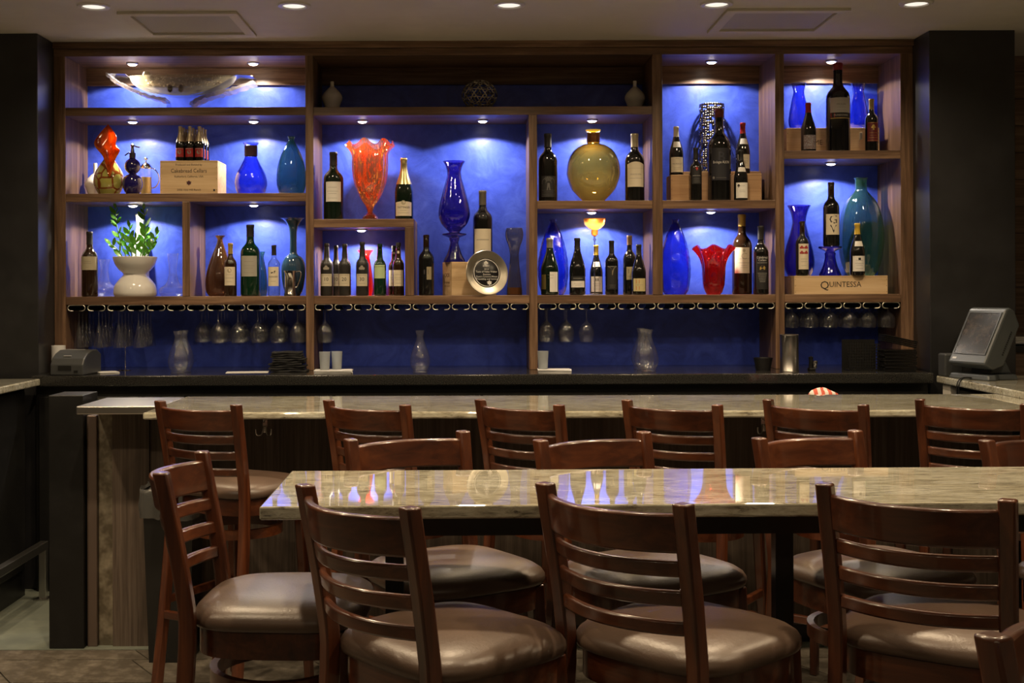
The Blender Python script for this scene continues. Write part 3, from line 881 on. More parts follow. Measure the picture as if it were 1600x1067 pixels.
for xx, mt in ((267, G_purple), (284, G_purple)):
    a = loc2(xx, 139); m = MB()
    m.lathe([(0.0001, -0.024), (0.012, -0.016), (0.016, 0), (0.012, 0.016), (0.0001, 0.024)], 16, a[0], -0.02)
    m.v = [(x, y, z + a[1]) for x, y, z in m.v]
    obj('coloured_stone', m, plain((0.06, 0.01, 0.10), 0.1, 0, 0.5, 'violet_stone'), cg, smooth='all')
a = loc2(229, 117); m = MB().lathe([(0.0001, -0.022), (0.016, -0.016), (0.022, 0), (0.016, 0.016), (0.0001, 0.022)], 18, a[0], 0.0); m.v = [(x, y, z + a[1]) for x, y, z in m.v]
obj('pearl_ball', m, plain((0.75, 0.66, 0.45), 0.2, 0, 0.5, 'pearl'), cg, smooth='all')

# ---- second left shelf
SMALLV = lambda b, t: [(9, b), (13, b - 4), (16, b - 13), (14, b - 20), (7, b - 28), (3.2, b - 32), (3, t), (2.0, t)]
vase('white_bud_vase', 'small white bud vase half hidden behind the flame coloured lily vase', 'vase', 149, 256, 'a2', 0.27, SMALLV(302, 256), CERAMIC)
vase('white_bud_vase', 'small white bud vase at the left end of the middle top shelf', 'vase', 519, 128, 'b1', 0.17, SMALLV(167, 128), CERAMIC)
vase('white_bud_vase', 'small white bud vase at the right end of the middle top shelf', 'vase', 992, 127, 'b1', 0.17, SMALLV(167, 127), CERAMIC)

loc, H, q = shelf_spot(170, 'a2', 0.13, 195); D = loc[1]
lv = thing('lily_vase', 'green glass vase opening into a flame orange lily mouth', 'vase', loc)
pr = [(15, 302), (21, 294), (23.5, 284), (21, 270), (14, 258), (8, 249), (6, 243), (5.5, 239)]
pr = [(a * q, max(0, P(170, y, D).z - loc[2])) for a, y in pr]; pr[0] = (pr[0][0], 0)
pr = [(p.x, max(p.y, 0)) for p in smooth_path([Vector(p) for p in pr], 5)]
def mk_lilybody():
    m, nt, b = nodes('olive_veined_glass')
    mp = coords(nt, (1, 1, 1)); n = nt.nodes.new('ShaderNodeTexVoronoi'); n.feature = 'DISTANCE_TO_EDGE'; n.inputs['Scale'].default_value = 16
    nt.links.new(mp.outputs[0], n.inputs['Vector'])
    r = ramp(nt, n.outputs[0], [(0.05, (0.20, 0.05, 0.01)), (0.10, (0.36, 0.34, 0.08))])
    nt.links.new(r.outputs[0], b.inputs['Base Color']); setp(b, Roughness=0.08, Coat_Weight=0.5)
    return m
obj('body', MB().lathe([(0.0001, 0)] + pr, 32), mk_lilybody(), lv, smooth='all')
rim = [(169, 194, .0), (160, 206, -.02), (151, 222, -.04), (153, 231, -.05), (160, 239, -.058), (167, 247, -.070), (172, 262, -.082), (177, 277, -.088), (181, 277, -.088), (184, 262, -.082), (187, 250, -.072), (192, 238, -.055), (190, 234, -.048), (184, 227, -.04), (185, 216, -.03), (177, 203, -.015)]
rim3 = []
for x, y, dd in rim:
    p = P(x, y, D); rim3.append(Vector((p.x - loc[0], dd, p.z - loc[2])))
rim3 = smooth_path(rim3 + [rim3[0]], 3)[:-1]; n = len(rim3)
thr = P(171, 233, D); thr = Vector((thr.x - loc[0], 0.01, thr.z - loc[2])); nk = Vector((0, 0, pr[-1][1] - 0.004))
v = []; f = []
for j in range(7):
    u = j / 6
    for i, p in enumerate(rim3):
        a = 2 * math.pi * i / n
        e = Vector((thr.x - math.sin(a) * 0.010, -0.022, thr.z + math.cos(a) * 0.012))
        b = p.lerp(e, u ** 0.8); b.y += 0.010 * math.sin(u * math.pi)
        v.append(b)
for j in range(6): f += [(j * n + i, j * n + (i + 1) % n, (j + 1) * n + (i + 1) % n, (j + 1) * n + i) for i in range(n)]
f.append(tuple(6 * n + i for i in range(n)))
o = obj('lily_mouth', MB().add(v, f), G_lily, lv, smooth='all')
sm = o.modifiers.new('thick', 'SOLIDIFY'); sm.thickness = 0.003

loc, H, q = shelf_spot(207, 'a2', 0.10, 225); D = loc[1]
def rel(px0, pts): return [(a * q, max(0.0, P(px0, y, D).z - loc[2])) for a, y in pts]
dp = thing('pump_dispenser', 'double bulb dark blue glass pump dispenser', 'dispenser', loc)
pr = rel(207, [(9, 302), (13, 298), (15.5, 288), (13, 277), (6, 272), (6, 271), (11, 266), (12.5, 259), (10, 252), (4.5, 247.5), (4.5, 246)]); pr[0] = (pr[0][0], 0)
obj('glass_body', MB().lathe([(0.0001, 0)] + [(p.x, max(p.y, 0)) for p in smooth_path([Vector(p) for p in pr], 4)], 32), plain((0.012, 0.008, 0.10), 0.04, 0, 0.8, 'deep_blue_glass'), dp, smooth='all')
z = lambda y: P(207, y, D).z - loc[2]
obj('collar', MB().lathe([(0.0001, z(247)), (4.8 * q, z(247)), (4.8 * q, z(239)), (3 * q, z(238)), (2 * q, z(230)), (0.0001, z(230))], 20), plain((0.10, 0.10, 0.12), 0.3, 0.9, name='gunmetal'), dp, smooth=40)
pm = obj('pump_head', MB().lathe([(0.0001, z(231)), (2.6 * q, z(231)), (3.0 * q, z(226)), (0.0001, z(224.5))], 18), CHROME, dp, smooth=40)
obj('nozzle', MB().tube(smooth_path([(0.002, 0, z(227)), (7 * q, -0.004, z(229.5)), (12 * q, -0.006, z(230.5))], 4), 0.004, 8), CHROME, pm, smooth='all')
obj('lever', MB().tube(smooth_path([(-0.002, -0.004, z(239.5)), (-6 * q, -0.008, z(239.5)), (-11 * q, -0.01, z(243.5))], 4), 0.004, 8), plain((0.10, 0.10, 0.12), 0.3, 0.9), dp, smooth='all')

loc, H, q = shelf_spot(228, 'a2', 0.24, 246); D = loc[1]; z = lambda y: P(228, y, D).z - loc[2]
fp = thing('french_press', 'clear glass coffee press with chrome lid and wire handle', 'coffee press', loc)
obj('beaker', MB().lathe([(0.0001, 0.001), (9 * q, 0.001), (9 * q, z(262))], 28), G_clear, fp, smooth=60)
obj('gold_panel', MB().lathe([(0.0001, 0.002), (8.5 * q, 0.002), (8.5 * q, z(277)), (0.0001, z(277))], 28), plain((0.50, 0.36, 0.12), 0.35, 0.4, name='gold_card'), fp, smooth=60)
obj('lid', MB().lathe([(9.4 * q, z(263)), (9.4 * q, z(261.5)), (7 * q, z(257)), (2 * q, z(254)), (1.0 * q, z(253)), (1.0 * q, z(250))], 24), CHROME, fp, smooth='all')
obj('knob', MB().lathe([(0.0001, z(250.5)), (2.6 * q, z(250)), (3.4 * q, z(248.3)), (2.4 * q, z(246.5)), (0.0001, z(246))], 16), CHROME, fp, smooth='all')
obj('handle', MB().tube(smooth_path([(8 * q, 0, z(262)), (15 * q, 0, z(266)), (20 * q, 0, z(275)), (20 * q, 0, z(284)), (15 * q, 0, z(292)), (9 * q, 0, z(294))], 5), 0.0035, 8), CHROME, fp, smooth='all')

def crate(label, px0, px1, ytop, key, dy, depth, mat, ink=(), rz=0.0, clasp=None, name='wine_crate', inkR=None):
    """front face between columns px0..px1, top at ytop"""
    D = YF + dy; z0 = ZS[key] if isinstance(key, str) else key
    a = P(px0, ytop, D); b = P(px1, ytop, D); w_ = b.x - a.x; h = a.z - z0
    t_ = thing(name, label, 'crate', ((a.x + b.x) / 2, D, z0), rz)
    th_ = 0.008
    obj('front_board', MB().box(-w_ / 2, w_ / 2, 0, th_, 0, h - 0.009), mat, t_, bevel=0.001)
    obj('back_board', MB().box(-w_ / 2, w_ / 2, depth - th_, depth, 0, h - 0.009), mat, t_)
    for s in (-1, 1):
        x0, x1 = sorted((s * w_ / 2, s * (w_ / 2 - th_)))
        obj('side_board', MB().box(x0, x1, th_, depth - th_, 0, h - 0.009), mat, t_)
    obj('lid', MB().box(-w_ / 2, w_ / 2, 0, depth, h - 0.0085, h), mat, t_, bevel=0.001)
    fb = t_.children[0]
    if ink: inks(fb, None, [(k, s, x * w_, zz * h, sz_ * h, m_) + ((mw * w_,) if mw else ()) for k, s, x, zz, sz_, m_, mw in ink], y=-0.0008)
    for s in (-1, 1):
        m = MB()
        for zz in (0.12, 0.45, 0.8):
            m.box(s * (w_ / 2 - 0.006) - 0.0015, s * (w_ / 2 - 0.006) + 0.0015, -0.0008, 0.0, zz * h - 0.0015, zz * h + 0.0015)
        obj('nails', m, INK, fb)
    if clasp is not None:
        obj('clasp', MB().box(clasp * w_ - 0.008, clasp * w_ + 0.008, -0.005, -0.0002, h * 0.55, h * 0.82), BRASS, t_, bevel=0.002)
    return t_, z0 + h

_, zc = crate('pale pine wine crate printed with a winery name and a dark leaf', 250, 340, 251, 'a2', 0.04, 0.225, M_crate,
      [('t', 'Produced and Bottled by', -0.0, 0.875, 0.085, INK, 0.46), ('t', 'Cakebread Cellars', 0.0, 0.69, 0.17, INK, 0.62), ('t', 'Rutherford, California, USA', 0.0, 0.52, 0.085, INK, 0.5),
       ('e', 'leaf', 0.0, 0.33, 0.085, plain((0.06, 0.012, 0.02), 0.7, name='dark_red_ink'), 0), ('t', '2006 Vine Hill Ranch', 0.0, 0.12, 0.085, INK, 0.42), ('e', 'panel', 0.44, 0.11, 0.03, INK, 0)])
k = 0
for r_ in range(3):
    for c_ in range(3):
        D = YF + 0.075 + r_ * 0.066
        X = P(281 + c_ * 15, 250, YF + 0.075).x
        px = X * F / D + VX
        pos = ['left', 'centre', 'right'][c_] + ' of the ' + ['front', 'middle', 'back'][r_] + ' row'
        ytop = 198 if r_ == 0 else 200 + r_ * 2
        b_ = bottle('miniature sparkling wine bottle with red label on the crate, ' + pos, px, VY - (VY - 197.5) * (YF + .075) / D, 15, 'burg', float(zc), D - YF, BK, GOLDP if False else plain((0.42, 0.34, 0.22), 0.35, 0.5, name='dull_gold_foil'), 0.56,
                    [(232 + r_ * 2, 246 + r_ * 2, 0.95, REDP, {'ink': (('e', 'disc', 0.55, 0.22, GREYINK), ('b', 0.93, 0.9, WINK))})], group='miniature sparkling wine bottles on the crate')
vase('blue_flask', 'squat cobalt glass flask with wrapped purple neck', 'flask', 392, 223, 'a2', 0.12, [(20, 302), (24, 294), (25, 284), (22, 271), (15, 258), (10, 247), (9.5, 240), (9.5, 228), (11.5, 225), (12.5, 223)], G_blue)
fl = bpy.data.objects['blue_flask']; q = (YF + .12) / F; zz = lambda y: P(392, y, YF + .12).z - ZS['a2']
m = MB()
for i in range(9):
    y_ = 244 - i * 1.8; m.lathe([(9.6 * q, zz(y_)), (10.4 * q, zz(y_ - .9)), (9.6 * q, zz(y_ - 1.8))], 24)
obj('neck_wrap', m, plain((0.06, 0.02, 0.04), 0.5, name='plum_cord'), fl, smooth='all')
def dimple(amp, na, nz, H=0.3):
    def fn(r, z, a, u):
        if u < 0.12 or u > 0.9: return r, z
        return r * (1 + amp * math.sin(na * a + (int(u * nz) % 2) * math.pi) * math.sin(u * nz * math.pi)), z
    return fn
vase('teal_bottle_vase', 'dimpled dark teal bottle vase against the left bay divider', 'vase', 455, 213, 'a2', 0.13, [(18, 302), (22, 292), (23, 280), (21.5, 262), (17, 245), (10, 230), (5, 221), (4.5, 218), (6, 214), (6, 213)], G_teal, 48, dimple(0.02, 14, 16))

# ---- lower left: bottle, decanters, potted plant
bottle('brown wine bottle with a plain tan script label beside the potted plant', 140, 362, 25, 'bord', 'bot', 0.07, BR, BLKP, 0.80, [(401, 422, 1.25, TAN, {'ink': (('b', 0.62, 0.5, GREYINK), ('b', 0.48, 0.6, GREYINK), ('b', 0.2, 0.2, GREYINK))})])
DEC = lambda t_, hw: [(hw * .8, 462), (hw, 457), (hw * .92, 450), (hw * .5, 443), (hw * .32, 430), (hw * .30, 418), (hw * .42, t_)]
vase('clear_decanter', 'clear wide based decanter between brown bottle and white planter', 'decanter', 163, 405, 'bot', 0.24, DEC(405, 21), G_clear, 40)
vase('clear_decanter', 'clear wide based decanter right of the white planter', 'decanter', 270, 396, 'bot', 0.16, DEC(396, 21), G_clear, 40)
vase('white_bottle_vase', 'tall white bottle vase standing behind the green plant', 'vase', 219, 335, 'bot', 0.322, [(11, 462), (13.5, 450), (13.5, 420), (12, 390), (8, 366), (5.5, 354), (6, 345), (7.5, 335)], CERAMIC)
loc, H, q = shelf_spot(211, 'bot', 0.135, 402); D = loc[1]
pl = thing('potted_plant', 'glossy green plant in a white hourglass planter', 'plant', loc)
pr = [(31, 462), (33, 457), (31, 446), (24, 436), (18.5, 430), (18.5, 427), (25, 421), (31, 412), (34, 402), (32.5, 402.5), (29, 411)]
pr = [(a * q, max(0, P(211, y, D).z - loc[2])) for a, y in pr]; pr[0] = (pr[0][0], 0)
po = obj('planter', MB().lathe([(0.0001, 0)] + [(p.x, max(p.y, 0)) for p in smooth_path([Vector(p) for p in pr], 4)], 48), CERAMIC, pl, smooth='all')
zs = P(211, 407, D).z - loc[2]
obj('soil', MB().lathe([(0.0001, zs + 0.004), (30.0 * q, zs)], 28), plain((0.03, 0.02, 0.014), 0.9, name='soil'), po)
def mk_leaf():
    m, nt, b = nodes('glossy_leaf')
    mp = coords(nt, (1, 1, 1)); n = noise(nt, mp, 30, 2)
    r = ramp(nt, n.outputs[0], [(0.3, (0.03, 0.12, 0.012)), (0.7, (0.12, 0.34, 0.03))])
    nt.links.new(r.outputs[0], b.inputs['Base Color']); setp(b, Roughness=0.25, Coat_Weight=0.3)
    return m
M_leaf = mk_leaf()
v = []; n = 7
for i in range(n):
    u = i / (n - 1); wd = 0.24 * math.sin(math.pi * (u * 0.92 + 0.04)) ** 0.8
    for s in (-1, 0, 1): v.append((s * wd, u, 0.10 * abs(s) * wd + 0.12 * u * u))
lf = MB().add(v, [(i * 3 + k, i * 3 + k + 1, i * 3 + k + 4, i * 3 + k + 3) for i in range(n - 1) for k in range(2)]).mesh('leaf', 'all', False)
lf.materials.append(M_leaf)
rg = random.Random(9)
stems = [((200, 404), (184, 360), (181, 322), 11, 0.046), ((222, 404), (229, 365), (228, 324), 10, 0.046), ((196, 405), (186, 392), (173, 380), 5, 0.05), ((208, 404), (204, 380), (203, 352), 7, 0.05),
         ((226, 404), (236, 385), (243, 362), 7, 0.05), ((215, 405), (222, 380), (226, 360), 7, 0.05), ((218, 405), (232, 390), (240, 376), 6, 0.045), ((205, 405), (196, 385), (193, 362), 7, 0.05), ((212, 405), (214, 385), (214, 372), 6, 0.05)]
for si, (a, b, c, nl, ll) in enumerate(stems):
    dep = rg.uniform(-0.045, 0.045)
    pts = []
    for j, (x, y) in enumerate((a, b, c)):
        p = P(x, y, D); pts.append(Vector((p.x - loc[0], dep * (0.4 + 0.5 * j), p.z - loc[2] - (0.02 if j == 0 else 0))))
    pts = smooth_path(pts, 8)
    so = obj('stem', MB().tube(pts, [0.0042 - 0.003 * i / len(pts) for i in range(len(pts))], 7), plain((0.08, 0.20, 0.03), 0.4, name='stem_green'), pl, smooth='all')
    for k in range(nl):
        u = 0.28 + 0.72 * k / (nl - 1); i = min(len(pts) - 2, int(u * (len(pts) - 1))); p = pts[i]
        dr = (pts[i + 1] - pts[i]).normalized(); s = 1 if k % 2 else -1
        side = Vector((s * 0.9, rg.uniform(-0.6, 0.3), rg.uniform(0.0, 0.3)))
        d = (dr * 0.75 + side * (0.75 if k < nl - 1 else 0.1)).normalized()
        zz_ = Vector((rg.uniform(-.3, .3), -0.7, 0.7)); x_ = d.cross(zz_).normalized(); z_ = x_.cross(d)
        L = ll * rg.uniform(0.95, 1.3) * (1.0 if k < nl - 2 else 0.75)
        o = obj('leaf', lf, None, so)
        o.matrix_local = Matrix.Translation(p) @ Matrix((x_, d, z_)).transposed().to_4x4() @ Matrix.Scale(L, 4)

# ---- lower left bay, right half
def lean(r, z, a, u): return r, z
fb_ = vase('copper_flask', 'leaning copper brown glass flask, leftmost beside the pine capped bottle', 'flask', 344, 368, 'bot', 0.20, [(17, 462), (22, 455), (23, 440), (21, 425), (15, 405), (8, 388), (4.5, 377), (4.5, 373), (7.5, 369), (7.5, 368)], G_brown)
fb_['label'] = 'copper brown glass flask with a narrow neck beside gold capped bottle'
bottle('dark wine bottle with gold capsule and cream label before the copper flask', 360, 380, 19.5, 'bord', 'bot', 0.06, BR, GOLDP, 0.80, [(417, 446, 0.98, CREAM, {'ink': (('e', 'disc', 0.8, 0.12, TAN), ('b', 0.58, 0.6, GREYINK), ('b', 0.4, 0.8, INK), ('b', 0.2, 0.5, GREYINK))})])
bottle('large green bottle with a big square grey cream label', 391, 351, 30.5, 'bord', 'bot', 0.09, GR2, BLKP, 0.83, [(400, 432, 0.9, plain((0.36, 0.34, 0.28), 0.6, name='grey_cream_paper'), {'ink': LINES})])
vase('teal_slim_vase', 'slim teal vase peeking out behind the large green bottle', 'vase', 408, 393, 'bot', 0.24, [(8, 462), (10, 450), (9, 430), (6, 412), (4, 402), (6.5, 393)], G_teal)
bottle('clear wine bottle with a duck on its cream label', 428, 383, 19, 'bord', 'bot', 0.07, glass('clear_bottle_glass', (0.75, 0.83, 0.86), (0.25, 0.3, 0.35), 0.05, (0.4, 0.45, 0.3)), BLKP, 0.80, [(417, 447, 1.0, CREAM, {'ink': (('e', 'duck', 0.70, 0.14, INK), ('t', 'DUCKHORN', 0.48, 0.12, INK), ('b', 0.25, 0.5, GREYINK))})])
vase('blue_trumpet_vase', 'tall steel blue trumpet vase with wide flat rim', 'vase', 458, 341, 'bot', 0.15, [(10, 462), (15, 452), (18.5, 432), (18.5, 415), (14, 403), (6.5, 397), (5.5, 388), (5.5, 368), (7, 355), (13, 345), (19, 341)], plain((0.02, 0.055, 0.10), 0.06, 0, 0.6, 'steel_blue_glass'))
loc, H, q = shelf_spot(453, 'bot', 0.05, 423); D = loc[1]; z = lambda y: P(453, y, D).z - loc[2]
cu = thing('silver_tankard', 'small shiny silver tankard in front of the blue trumpet vase', 'tankard', loc)
obj('cup', MB().lathe([(0.0001, 0), (9.5 * q, 0), (9.5 * q, z(459)), (8.6 * q, z(457)), (8.6 * q, z(427)), (10.5 * q, z(423)), (9.8 * q, z(423)), (7.8 * q, z(428)), (7.8 * q, z(455)), (0.0001, z(456))], 28), CHROME, cu, smooth=40)
obj('handle', MB().tube(smooth_path([(8.6 * q, 0, z(425)), (15 * q, 0, z(424)), (17 * q, 0, z(430)), (12 * q, 0, z(446)), (8.6 * q, 0, z(450))], 5), 0.0035, 8), CHROME, cu, smooth='all')

# ---- middle top shelf: woven metal ball
loc, H, q = shelf_spot(749, 'b1', 0.14, 118); rad = 27 * q
bm = bmesh.new(); bmesh.ops.create_icosphere(bm, subdivisions=2, radius=1.0)
mid = {}; m = MB()
es = set()
for f_ in bm.faces:
    e = [tuple(sorted((l.edge.verts[0].index, l.edge.verts[1].index))) for l in f_.loops]
    for l in f_.loops:
        kk = tuple(sorted((l.edge.verts[0].index, l.edge.verts[1].index))); mid[kk] = ((l.edge.verts[0].co + l.edge.verts[1].co) / 2).normalized()
    for i in range(3): es.add((e[i], e[(i + 1) % 3]))
for a, b in es:
    m.tube([mid[a] * rad, ((mid[a] + mid[b]) / 2).normalized() * rad, mid[b] * rad], 0.0034, 6)
bm.free()
m.v = [(x, y, z_ * 0.86) for x, y, z_ in m.v]; zm = min(p[2] for p in m.v); m.v = [(x, y, z_ - zm) for x, y, z_ in m.v]
tag(obj('woven_ball', m, plain((0.55, 0.52, 0.46), 0.35, 1.0, name='blackened_metal'), smooth='all', loc=loc), 'openwork dark metal ball woven of triangles and hexagons', 'ornament')

# ---- middle bay
bottle('big dark bottle with plain white label left of the orange goblet vase', 521, 238, 31, 'bord', 'box', 0.09, GR, BLKP, 0.80, [(285, 316, 0.83, WHITE, {'ink': LINES, 'xoff': 1.5})])
def ruffle(amp, zamp, n_, start, tw=0.3):
    def fn(r, z, a, u):
        k = max(0, (u - start) / (1 - start))
        return r * (1 + amp * k * math.sin(n_ * a + tw) + 0.012 * math.sin(17 * a)), z + zamp * k * k * math.cos(n_ * a + tw + 0.9)
    return fn
vase('orange_ruffled_vase', 'large orange red goblet vase with ruffled rim on a short foot', 'vase', 578, 221, 'box', 0.15, [(14, 342), (11, 338), (5, 332.5), (4.5, 330), (7, 322), (14, 312), (21, 297), (26, 280), (28, 262), (28, 248), (29, 240), (33, 231), (37, 224)], G_orange, 96, ruffle(0.07, 0.018, 7, 0.78))
bottle('sparkling wine bottle with gold foil neck and cream shield label', 631, 247, 29, 'burg', 'box', 0.09, GR, plain((0.66, 0.53, 0.24), 0.3, 0.8, name='champagne_gold'), 0.57, [(317, 338, 0.98, CREAM, {'arch': 1.5, 'ink': (('e', 'disc', 0.98, 0.17, TAN), ('t', 'TAITTINGER', 0.62, 0.2, INK), ('b', 0.4, 0.4, GREYINK), ('b', 0.22, 0.7, GREYINK))})])
def port(label, px, yt, wd, dy, num, w2=0.98):
    return bottle(label, px, yt, wd, 'port', 'bot', dy, MATTEBK, None, 0.9, [(428, 447, w2, plain((0.55, 0.49, 0.36), 0.6, name='port_label_paper'), {'ink': (('b', 0.88, 0.85, INK), ('t', num, 0.55, 0.42, INK), ('b', 0.22, 0.6, GREYINK))}),
                  (414, 425, 0.55, MATTEBK, {'name': 'crest', 'ink': (('e', 'crest', 0.5, 0.5, plain((0.30, 0.27, 0.22), 0.5, name='crest_grey')),)})], group='port bottles in the low box shelf')
port('squat matt black port bottle numbered 10, leftmost in the box shelf', 510.5, 380, 20, 0.07, '10')
port('matt black port bottle numbered 10, tucked behind the two front left ones', 525, 383.5, 17, 0.16, '10')
port('squat matt black port bottle numbered 20 in the box shelf', 538.5, 381, 19.5, 0.075, '20')
port('squat matt black port bottle numbered 30 before the red vase', 566, 378, 20, 0.07, '30')
vase('red_flared_vase', 'scarlet glass vase with flared rim behind the port bottles', 'vase', 571, 391, 'bot', 0.22, [(10, 462), (12, 450), (11.5, 435), (9, 415), (6.5, 402), (8, 397), (12.5, 391)], G_redv)
bottle('slim green bottle with a pale green label in the box shelf', 593.5, 381, 19.5, 'port', 'bot', 0.08, GR2, None, 0.8, [(414, 435, 0.98, GREENP, {'ink': (('b', 0.72, 0.5, INK), ('b', 0.45, 0.7, GREYINK), ('b', 0.3, 0.4, GREYINK))})])
bottle('dark bottle with white neck ring, left of the pair in the box shelf', 615.5, 384, 18, 'port', 'bot', 0.15, BR, BLKP, 0.88, [(422, 447, 0.98, CREAM, {'ink': LINES}), (394, 397, 0.42, CREAM, {'name': 'neck_ring'})])
bottle('dark stoppered bottle with white neck ring, right of the pair in the box shelf', 622.5, 379, 18, 'port', 'bot', 0.07, BR, BLKP, 0.92, [(422, 447, 0.98, CREAM, {'ink': LINES}), (392, 396, 0.42, CREAM, {'name': 'neck_ring'})])

bottle('dark bottle with gilt tracery and a small square label beside the corner crate', 666, 367, 24, 'bord', 'bot', 0.07, BK, BR, 0.80, [(417, 437, 0.34, plain((0.30, 0.25, 0.15), 0.5, name='gilt_label'), {'ink': (('e', 'panel', 0.6, 0.18, INK), ('b', 0.2, 0.7, INK)), 'xoff': 5.0})])
# corner crate
D = YF + 0.045; z0 = ZS['bot']; q = D / F
c0 = P(706, 409, D); h = c0.z - z0
cr = thing('wine_crate', 'pale pine crate set corner forward with dark stamped lettering', 'crate', (c0.x, D, z0), R(22))
wL, wR = 0.145, 0.262
inkm = []
def facebox(n_, x0, x1, y0, y1, zz0, zz1, m_=M_crate, par=cr): return obj(n_, MB().box(x0, x1, y0, y1, zz0, zz1), m_, par, bevel=0.001)
th_ = 0.008
facebox('front_board', 0, wR, 0, th_, 0, h - 0.009); facebox('back_board', 0, wR, wL - th_, wL, 0, h - 0.009)
sbd = facebox('side_board', 0, th_, th_, wL - th_, 0, h - 0.009); facebox('side_board', wR - th_, wR, th_, wL - th_, 0, h - 0.009)
facebox('lid', 0, wR, 0, wL, h - 0.0085, h)
m = MB()
for s_, zz, size in (('CADE', 0.60, 0.17), ('ESTATE WINERY', 0.38, 0.07), ('NAPA VALLEY', 0.28, 0.07)):
    v, f = textmesh(s_, size * h, 0.09)
    m.add([(-0.0008, 0.073 - a, b + zz * h) for a, b in v], f)
obj('lettering', m.mesh('lettering', fix=False), BROWNINK, sbd)
zc = z0 + h
vase('violet_vase', 'tall violet glass vase on a pedestal foot standing on the crate', 'vase', 709.5, 252, float(zc), 0.115, [(17, 408), (16, 405), (11, 395), (7.5, 384), (6.5, 379), (8, 374), (9, 371), (18, 367.5), (18, 365), (9, 363), (12, 359), (20, 350), (24.5, 337), (23.5, 322), (18, 300), (12.5, 280), (11, 270), (13, 260), (17.5, 252)], G_purple, 48)
bottle('large bottle with cream label standing on the crate behind the award plate', 754, 298, 30.5, 'bord', float(zc), 0.165, BK, plain((0.20, 0.18, 0.15), 0.35, 0.5, name='pewter_foil'), 0.80, [(358, 404, 0.98, CREAM, {'ink': (('b', 0.64, 0.75, INK), ('b', 0.62, 0.75, INK), ('b', 0.3, 0.25, GREYINK))})])
# award plate
loc, H, q = shelf_spot(759, 'bot', 0.045, 391)
ap = thing('award_plate', 'round pewter award plate with black centre of white lettering', 'award plate', (loc[0] + 0.004, YF + 0.028, loc[2]), R(22))
rad = 35.3 * q
pm_ = Matrix.Translation((0, 0, rad * math.cos(R(9)) + 0.0008)) @ Matrix.Rotation(R(90 - 9), 4, 'X')
def flat(mb): mb.v = [tuple(pm_ @ Vector(p)) for p in mb.v]; return mb
ro = obj('rim', flat(MB().lathe([(0.0001, -0.006), (rad * .62, -0.006), (rad * .98, 0.004), (rad, 0.007), (rad * .985, 0.009), (rad * .8, 0.006), (rad * .67, -0.001), (rad * .64, -0.001)], 56)), PEWTER, ap, smooth=50)
ce = obj('centre', flat(MB().lathe([(rad * .66, -0.0015), (rad * .645, 0.0), (0.0001, 0.0)], 48)), plain((0.010, 0.010, 0.012), 0.25, name='black_enamel'), ap, smooth=40)
obj('white_ring', flat(MB().lathe([(rad * .585, 0.0004), (rad * .60, 0.0008), (rad * .615, 0.0004)], 48)), WINK, ce)
m = MB()
for s_, yy, size in (('ROBERT', 0.30, 0.085), ('2010', 0.16, 0.11), ('Taste of Valley Walker', 0.05, 0.115), ('Auction', -0.07, 0.115), ("Dante's Concours Winner", -0.17, 0.115), ('Friendship and Service', -0.28, 0.115)):
    v, f = textmesh(s_, size * rad, rad * 1.02)
    m.add([tuple(pm_ @ Vector((a, b + yy * rad, 0.0009))) for a, b in v], f)
for (v, f), yy, xx, s_ in [(EMB['crest'][i], 0.44, 0.0, 0.11) for i in range(4)] + [(EMB['leaf'][0], -0.45, 0.10, 0.13)]:
    m.add([tuple(pm_ @ Vector(((a * s_ + xx) * rad, (b * s_ + yy) * rad, 0.0009))) for a, b in v], f)
obj('lettering', m.mesh('lettering', fix=False), WINK, ce)
vase('glass_trophy', 'waisted smoky glass trophy with an amber base', 'trophy', 803.5, 356, 'bot', 0.09, [(12, 462), (12, 456), (11.5, 448), (9.5, 430), (7.5, 410), (7, 398), (9, 386), (13, 374), (14, 364), (12.5, 357), (11, 356)], G_smoke)
tp = bpy.data.objects['glass_trophy']; q = (YF + .09) / F
obj('amber_base', MB().lathe([(0.0001, 0.002), (11 * q, 0.002), (10.8 * q, 12 * q), (0.0001, 12 * q)], 28), plain((0.25, 0.08, 0.015), 0.2, 0, 0.4, 'amber_block'), tp, smooth=40)

# ---- bay right of middle
TREEINK = plain((0.12, 0.115, 0.11), 0.5, name='etched_grey')
bottle('glossy black bottle etched with a grey tree', 856, 209, 29.5, 'bord', 'c1', 0.09, BK, BLKP, 0.80, [(276, 309, 0.85, BLKP, {'ink': (('e', 'tree', 0.66, 0.34, TREEINK), ('b', 0.33, 0.9, TREEINK), ('b', 0.24, 0.7, TREEINK), ('b', 0.14, 0.85, TREEINK), ('b', 0.06, 0.9, TREEINK))})])
rf = vase('amber_round_flask', 'big round amber glass flask with a copper wrapped neck', 'flask', 927, 203, 'c1', 0.15, [(14, 313), (25, 306), (35, 294), (41, 276), (41.5, 266), (39, 250), (31, 236), (20, 228), (11, 225), (9.5, 222), (9.5, 208), (11.5, 205), (12, 203)], G_amber, 56)
q = (YF + .15) / F; zz = lambda y: P(927, y, YF + .15).z - ZS['c1']
m = MB()
for i in range(9):
    y_ = 223 - i * 1.7; m.lathe([(9.7 * q, zz(y_)), (10.8 * q, zz(y_ - .85)), (9.7 * q, zz(y_ - 1.7))], 28)
obj('neck_wrap', m, plain((0.30, 0.13, 0.05), 0.3, 0.8, name='copper_wire'), rf, smooth='all')
